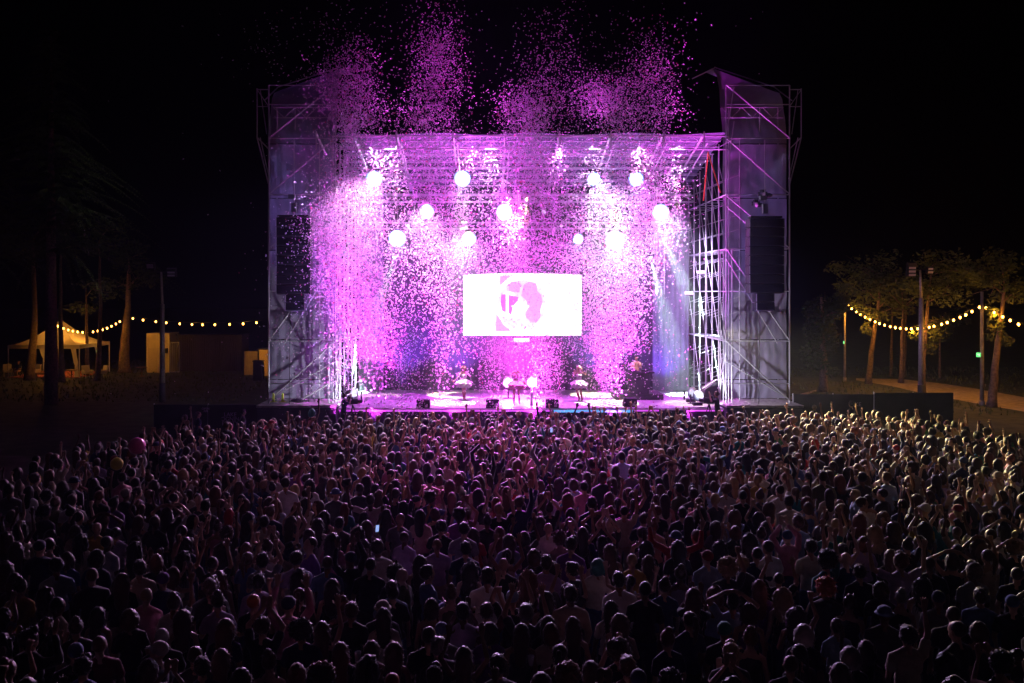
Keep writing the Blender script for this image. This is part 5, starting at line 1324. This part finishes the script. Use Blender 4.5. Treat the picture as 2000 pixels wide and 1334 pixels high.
for i, p in enumerate(near):
    p = list(p); x, y_, h, fem, hair, hc, top, tc, pose, face, px, py = p
    if hair in ('cap','bucket') and hc not in TCOL: hc = 'navy'
    for k in range(200):
        look = (HW[hair].format(c=hc), tc, KW[top], PW[pose]); xs, ys = zone(px, py)
        lab = f"person with {look[0]}, {tc} {KW[top]}, {look[3]}, {xs} {ys}"
        key = look
        if key not in used: break
        if i < len(HAND.split('\n')) and lab not in used: break
        tc = rng.choice(list(TCOL)[:17]) if k > 5 else rng.choice(TC_W)
        if k > 3 and hair != 'bald' and hair not in ('cap','bucket'): hc = rng.choice(HC_W)
    used.add(key); used.add(lab)
    if len(lab.split()) > 16: lab = lab.replace(' in the nearest rows', ', near rows').replace(' some rows back', ', mid rows').replace('hands clasped overhead', 'hands overhead').replace('hands before the face', 'hands at face')
    if len(lab.split()) > 16: lab = lab.replace('left of centre', 'centre-left').replace('right of centre', 'centre-right')
    if len(lab.split()) > 16: lab = lab.replace('straight ', '')
    if len(lab.split()) > 16: lab = lab.replace(' some rows back', '').replace(' in the nearest rows', '').replace(' mid rows', '').replace(' near rows', '').replace(' farther back', '').rstrip(',')
    person(x, y_, h, face, pose, fem, hair, hc, top, tc, rng.choice(SK), lab, trous=rng.choice(['charcoal','denim blue','black','beige','navy']))
# the rest of the crowd as one mesh
def far_crowd(far):
    LB = {k: low(v, 620) for k, v in BODY.items()}; LT = {k: low(v, 190) for k, v in TOP.items()}
    LH = {}
    for k in HAIRM:
        m_ = make_hair(k, False); LH[k] = low(m_, 240)
    V = []; T = []; CO = []; MI = []; base = 0
    for p in far:
        x, y_, h, fem, hair, hc, top, tc, pose, face, px, py = p
        if top == 'long' and fem: top = 'tee'
        if top == 'tank' and not fem: top = 'tee'
        s = h/1.745; c_, s_ = math.cos(face), math.sin(face); M = np.array([[c_,-s_,0],[s_,c_,0],[0,0,1]])
        lean = np.array([[1,0,rng.gauss(0,.03)],[0,1,rng.gauss(0,.03)],[0,0,1]]); M = lean@M
        sk = rng.choice(SK); tcol = TCOL[tc]; hcol = HCOL.get(hc) or TCOL.get(hc) or (.03,.02,.02); tr = TCOL[rng.choice(['charcoal','denim blue','black','beige'])]
        j = rng.uniform(.8, 1.15)
        for (v, t), col, mi in ((LB[pose, fem], sk, 0), (LT[pose, fem, top], tcol, 2)) + (((LH[hair], hcol, 1 if hair not in ('cap','bucket') else 2),) if hair != 'bald' else ()):
            w_ = (v@M.T)*s+np.array([x, y_, gz(y_)]); V.append(w_); T.append(t+base); base += len(v)
            cc = np.tile(np.array([*[q*j for q in col], 1.0]), (len(v), 1))
            if mi == 0: cc[v[:, 2] < .93] = (*tr, 1)
            CO.append(cc); MI.append(np.full(len(t), mi))
    V = np.concatenate(V); T = np.concatenate(T); CO = np.concatenate(CO); MI = np.concatenate(MI)
    me = bpy.data.meshes.new('crowd'); me.vertices.add(len(V)); me.vertices.foreach_set('co', V.reshape(-1)); me.loops.add(T.size); me.loops.foreach_set('vertex_index', T.reshape(-1))
    me.polygons.add(len(T)); me.polygons.foreach_set('loop_start', np.arange(0, T.size, 3)); me.polygons.foreach_set('loop_total', np.full(len(T), 3))
    me.polygons.foreach_set('material_index', MI); me.polygons.foreach_set('use_smooth', np.ones(len(T), bool)); me.update()
    at = me.color_attributes.new('tint', 'FLOAT_COLOR', 'POINT'); at.data.foreach_set('color', CO.reshape(-1))
    for m_ in (ASKIN, AHAIR, ACLOTH): me.materials.append(m_)
    o = bpy.data.objects.new('crowd', me); COL.objects.link(o)
    tag(o, 'dense far part of the audience packed up to the stage, seen from behind', 'crowd', kind='stuff')
    print('near', len(near), 'far', len(far), 'faces', len(T))
far_crowd(far)

# ------------------------------------------------------------------ people on and around the deck
def custom(name, caps, balls, faces=5000, voxel=.009): return capsules_mesh(name, caps, balls, voxel, faces, 1)
def add_child(t, name, me, m, col=(1,1,1)):
    me.materials.append(m); o = bpy.data.objects.new(name, me); COL.objects.link(o); o.parent = t; o.color = (*col, 1); return o
HEADB = [((0,.012,1.645), (.080,.100,.103)), ((0,.035,1.582), (.062,.072,.070)), ((0,.111,1.615), (.013,.022,.020)), ((0,.094,1.655), (.048,.018,.012)), ((0,.092,1.572), (.024,.014,.010)), ((.084,0,1.622), (.010,.020,.032)), ((-.084,0,1.622), (.010,.020,.032))]
def figure(arms, legs, fem=True):
    """arms: [(elbow, wrist, finger dir, spread)] right/left; legs: [(hip, knee, ankle, toe)]; faces -Y after turning"""
    k = .9 if fem else 1; caps = []
    for s, (e, w_, d, sp) in zip((1, -1), arms):
        sh = Vector((s*.175*k, 0, 1.41)); caps += [(sh, .047*k, e, .036*k), (e, .037*k, w_, .022*k)]; hand(caps, w_, d, s, sp)
    for (hp, kn, an, to) in legs:
        kn, an = Vector(kn), Vector(an); caps += [(hp, .088, kn, .055), (kn, .054, kn.lerp(an, .35), .054), (kn.lerp(an, .35), .054, an, .034), (an+Vector((0,0,-.03)), .036, to, .026)]
    balls = [((0,0,1.30), (.16*k,.10,.15)), ((0,.01,1.12), (.125*k,.09,.15)), ((0,-.005,.95), (.165,.115,.12)), ((0,-.01,1.40), (.15*k,.07,.055))]+HEADB
    if fem: balls += [((s*.065,.085,1.27), (.06,.05,.06)) for s in (1,-1)]
    caps += [((-.11*k,-.01,1.43), .05, (.11*k,-.01,1.43), .05), ((0,-.01,1.43), .058, (0,.01,1.53), .050)]
    return custom('body', caps, balls)
def tutu(r0, r1, z0, z1, seed=0):
    vs = []; fs = []; n_ = 60
    for lay in range(4):
        k0 = len(vs)
        for j in range(4):
            u = j/3
            for i in range(n_):
                a = 2*math.pi*i/n_; rr = r0+(r1-r0)*(u**.75)*(1-.06*lay)+.03*u*math.sin(a*9+lay*2+seed); vs.append((rr*math.cos(a), rr*math.sin(a)*.9, z0-(z0-z1)*u*(1+.35*lay)+.02*u*math.sin(a*13+lay)))
        for j in range(3):
            for i in range(n_): fs.append((k0+j*n_+i, k0+j*n_+(i+1) % n_, k0+(j+1)*n_+(i+1) % n_, k0+(j+1)*n_+i))
    return mesh('skirt', vs, fs, True)
def bodice(fem=True):
    g = .012; return capsules_mesh('bodice', [], [((0,0,1.27), (.15+g,.10+g,.13)), ((0,.008,1.12), (.115+g,.09+g,.13)), ((.065,.085,1.27), (.06+g,.05+g,.06+g)), ((-.065,.085,1.27), (.06+g,.05+g,.06+g))], .012, 1200, 1)
def eyes(t):
    q = MB()
    for s in (1,-1): q.ball((s*.030,.098,1.632), (.010,.006,.006), 8, 6)
    q.box((0,.106,1.574), (.035,.004,.006)); add_child(t, 'face', mesh('face', q.v, q.f), DET)
WHT = (.8,.78,.76)
def performer(px, py, h, rz, arms, legs, hairk, hcol, label, skirt=True, col=WHT, boots=None, cat='performer'):
    g = G(px, py, DECK+.02); t = empty('person', g, label, cat, 'performers on the stage'); sk = (.55,.33,.24)
    add_child(t, 'body', figure(arms, legs), SKIN, sk)
    add_child(t, 'hair', make_hair(hairk), HAIR, hcol); add_child(t, 'bodice', bodice(), CLOTH, col); eyes(t)
    if skirt: add_child(t, 'skirt', tutu(.12, .43, 1.06, .86), CLOTH, col)
    if boots:
        caps = []
        for (hp, kn, an, to) in legs: kn, an = Vector(kn), Vector(an); caps += [(kn.lerp(an,.3), .062, an, .042), (an+Vector((0,0,-.03)), .044, to, .034)]
        add_child(t, 'boots', custom('boots', caps, [], 1200, .011), CLOTH, boots)
    t.scale = (h/1.745,)*3; t.rotation_euler = (0,0,rz); return t
# facing the audience means a half turn
performer(906,781,1.72,R(180)+.35, [((.34,.14,1.22),(.55,.22,1.05),(.6,.2,-.4),.6), ((-.30,.14,1.20),(-.10,.30,1.38),(.3,.4,.6),.4)],
          [((.085,0,.90),(.10,.16,.52),(.02,.02,.14),(.03,.12,.03)), ((-.085,0,.90),(-.06,.02,.50),(-.04,-.04,.09),(-.06,.10,.03))], 'wavy', HCOL['auburn'], 'dancer in a white tutu left of the singer, one arm stretched to the left', boots=(.35,.06,.10), cat='dancer')
performer(1131,783,1.76,R(180)-.25, [((.32,.16,1.20),(.22,.34,1.42),(-.4,.2,.8),.3), ((-.34,.06,1.32),(-.20,.22,1.50),(.5,.3,.4),.4)],
          [((.085,0,.90),(.09,.20,.55),(-.02,.06,.16),(-.01,.17,.06)), ((-.085,0,.90),(-.10,.04,.50),(-.14,-.06,.09),(-.15,.08,.03))], 'wavy', (.75,.62,.40), 'blonde dancer in a white tutu right of the singer, hand at her mouth', boots=(.40,.08,.10), cat='dancer')
performer(1009,788,1.90,R(180), [((.30,.02,1.18),(.26,.12,.96),(.2,.2,-1),.5), ((-.30,.04,1.20),(-.36,.14,.98),(-.2,.2,-1),.4)],
          [((.085,0,.90),(.11,.05,.50),(.12,-.02,.09),(.14,.12,.03)), ((-.085,0,.90),(-.10,.05,.50),(-.12,-.02,.09),(-.14,.12,.03))], 'ponytail', HCOL['auburn'], 'singer in a pale skirt standing between the two blazing floor lamps', col=(.75,.42,.45), boots=(.5,.25,.35), cat='singer')
for o in [o for o in bpy.data.objects if o.get('category') == 'singer']: pass
g = G(1246,776,DECK); dj_p = person(g.x, g.y+.75, 1.80, R(180), 'chest', 0, 'short', 'dark brown', 'tee', (.60,.40,.28), SK[0], 'man in a peach top standing behind the dark music desk', 'performers on the stage', DECK+.29); dj_p['category'] = 'musician'
# white bottle like lamp on the magenta panel
p = G(1038,793,DECK); o = MB().tube([(p.x,p.y,DECK+.03),(p.x,p.y,DECK+.25),(p.x,p.y,DECK+.5)], [.10,.05,.07], 12).ball((p.x,p.y,DECK+.58), (.09,.09,.10), 12, 8).build('microphone_stand', mat('white_lacquer', (.85,.82,.85), .25), None, True); tag(o, 'white curved stand on the magenta floor panel right of the singer', 'stand')
# camera operators
def camera_rig(p, rz, label):
    t = empty('video_camera', p, label, 'video camera', 'video cameras at the corners of the deck')
    c = Vector((p[0], p[1], p[2]+1.35)); d = Vector((math.cos(rz), math.sin(rz), 0))
    MB().box(c, (.42,.16,.22), rz).build('camera_body', BLACK, t); MB().tube([c+d*.2, c+d*.45], [.07,.09], 12).build('camera_lens', BLACK, t)
    MB().box(c+Vector((0,0,.17))-d*.1, (.16,.12,.1), rz).build('viewfinder', BLACK, t)
    for k in range(3): a = k*2.09+.4; rod('leg', c-Vector((0,0,.15)), (p[0]+.42*math.cos(a), p[1]+.42*math.sin(a), p[2]), .022, BLACK, t)
    return t
camera_rig((P(1385,0,41.0).x, 41.0, .55), 2.7, 'video camera on a tripod beside the operator at the right tower'); o = MB().box((P(1392,0,40.9).x, 40.9, .27), (2.2,1.3,.54)).build('camera_platform', BLKW); tag(o, 'black platform carrying the right camera operator', 'platform')
person(P(1403,0,40.7).x, 40.7, 1.78, 1.1, 'phone', 0, 'short', 'brown', 'tee', 'charcoal', SK[1], 'bearded camera operator in dark clothes at the foot of the right tower', 'camera operators', .55)
camera_rig((P(689,0,41.0).x, 41.0, .5), .5, 'video camera on a tripod beside the operator at the left tower'); o = MB().box((P(680,0,40.9).x, 40.9, .25), (2.2,1.3,.49)).build('camera_platform', BLKW); tag(o, 'black platform carrying the left camera operator', 'platform')
person(P(669,0,40.7).x, 40.7, 1.72, -1.0, 'phone', 1, 'bun', 'dark brown', 'tee', 'navy', SK[0], 'camera operator in a dark top at the foot of the left tower', 'camera operators', .5)
# seated guest in the tent, built as one bent body
g = P(36, 738, T_Y+.6); g.z = 0
t = empty('person', g, 'seated person in blue in the party tent beside the left armchair', 'person')
caps = [((.09,0,.50),.08,(.11,.42,.52),.06), ((.11,.42,.52),.055,(.11,.40,.10),.036), ((-.09,0,.50),.08,(-.11,.42,.52),.06), ((-.11,.42,.52),.055,(-.11,.40,.10),.036), ((.11,.40,.06),.036,(.11,.52,.04),.03), ((-.11,.40,.06),.036,(-.11,.52,.04),.03),
        ((.17,0,.96),.05,(.24,.06,.72),.037), ((.24,.06,.72),.037,(.14,.28,.66),.024), ((-.17,0,.96),.05,(-.24,.06,.72),.037), ((-.24,.06,.72),.037,(-.14,.28,.66),.024), ((0,0,.98),.06,(0,.01,1.10),.05)]
hand(caps, (.14,.28,.66), (-.2,1,0), 1, .3); hand(caps, (-.14,.28,.66), (.2,1,0), -1, .3)
bl = [((0,0,.86),(.17,.11,.17)), ((0,0,.66),(.15,.11,.16)), ((0,0,.53),(.17,.13,.11))]+[((c[0],c[1],c[2]-.44), r_) for c, r_ in HEADB]
add_child(t, 'body', custom('body', caps, bl), SKIN, SK[0])
add_child(t, 'top', capsules_mesh('top', [((.17,0,.96),.065,(.24,.06,.74),.055), ((-.17,0,.96),.065,(-.24,.06,.74),.055)], [((0,0,.86),(.19,.13,.19)), ((0,0,.66),(.17,.13,.18))], .013, 800, 1), CLOTH, (.08,.12,.3))
hm_ = make_hair('short'); hm_.transform(Matrix.Translation((0,0,-.44))); add_child(t, 'hair', hm_, HAIR, HCOL['auburn']); t.rotation_euler = (0,0,R(180))
# things held up in the crowd
ph = mat('lit_phone', (.2,.25,.5), .3, emit=(.35,.5,1.0), es=.9)
for px, py, Y, rz, lab in ((737,1032,18,.5,'lit phone held up above the heads left of centre'), (1063,967,20,0,'small lit phone held above the heads near the centre'), (1077,840,28,0,'bright phone screen far ahead in front of the singer')):
    p = P(px, py, Y); t = empty('phone', p, lab, 'phone', 'phones lit in the crowd')
    MB().box(p, (.076,.009,.155), rz, .2).build('case', BLACK, t); MB().box(p+Vector((0,-.007,0)), (.068,.002,.143), rz, .2).build('screen', ph, t)
cupm = mat('clear_plastic_cup', (.75,.75,.85), .15, spec=.7, alpha=None, trans=.35)
for px, py, Y, lab in ((699,1283,11.3,'clear plastic cup held up at the bottom left of centre'), (1040,975,19,'clear cup held above the heads near the centre'), (1037,1290,11.3,'clear bottle like cup low in the centre of the crowd')):
    p = P(px, py, Y); vs = []; fs = []
    for j, (r_, z) in enumerate(((0,-.06),(.030,-.06),(.043,.06),(.039,.06),(.027,-.055))):
        for k in range(14): a = 2*math.pi*k/14; vs.append(p+Vector((r_*math.cos(a), r_*math.sin(a), z)))
    for j in range(4):
        for k in range(14): fs.append((j*14+k, j*14+(k+1) % 14, (j+1)*14+(k+1) % 14, (j+1)*14+k))
    tag(MB().add(vs, fs).build('cup', cupm, None, True), lab, 'cup')
# security people before the hoardings
for px, Y, h, face, hair, hc, tc, pose, lab in ((474,38.5,1.80,-1.2,'short','black','black','down','steward in black with a reddish face standing before the lettered hoarding'), (1663,40.8,1.86,.6,'short','black','black','down','tall person in black before the right lettered hoarding, behind the raised arms'),
                                         (1590,40.3,1.80,.8,'bald','black','black','down','bald person in black near the right tower skirt'), (385,37.5,1.84,-.9,'cropped','dark brown','navy','down','tall person in navy at the left end of the crowd by the hoarding'), (362,36.6,1.80,-.3,'short','brown','black','up1','person with one arm held straight up at the left, high above the others')):
    person(P(px,0,Y).x, Y, h, face, pose, 0, hair, hc, 'tee', tc, SK[0], lab, 'people standing by the hoardings')
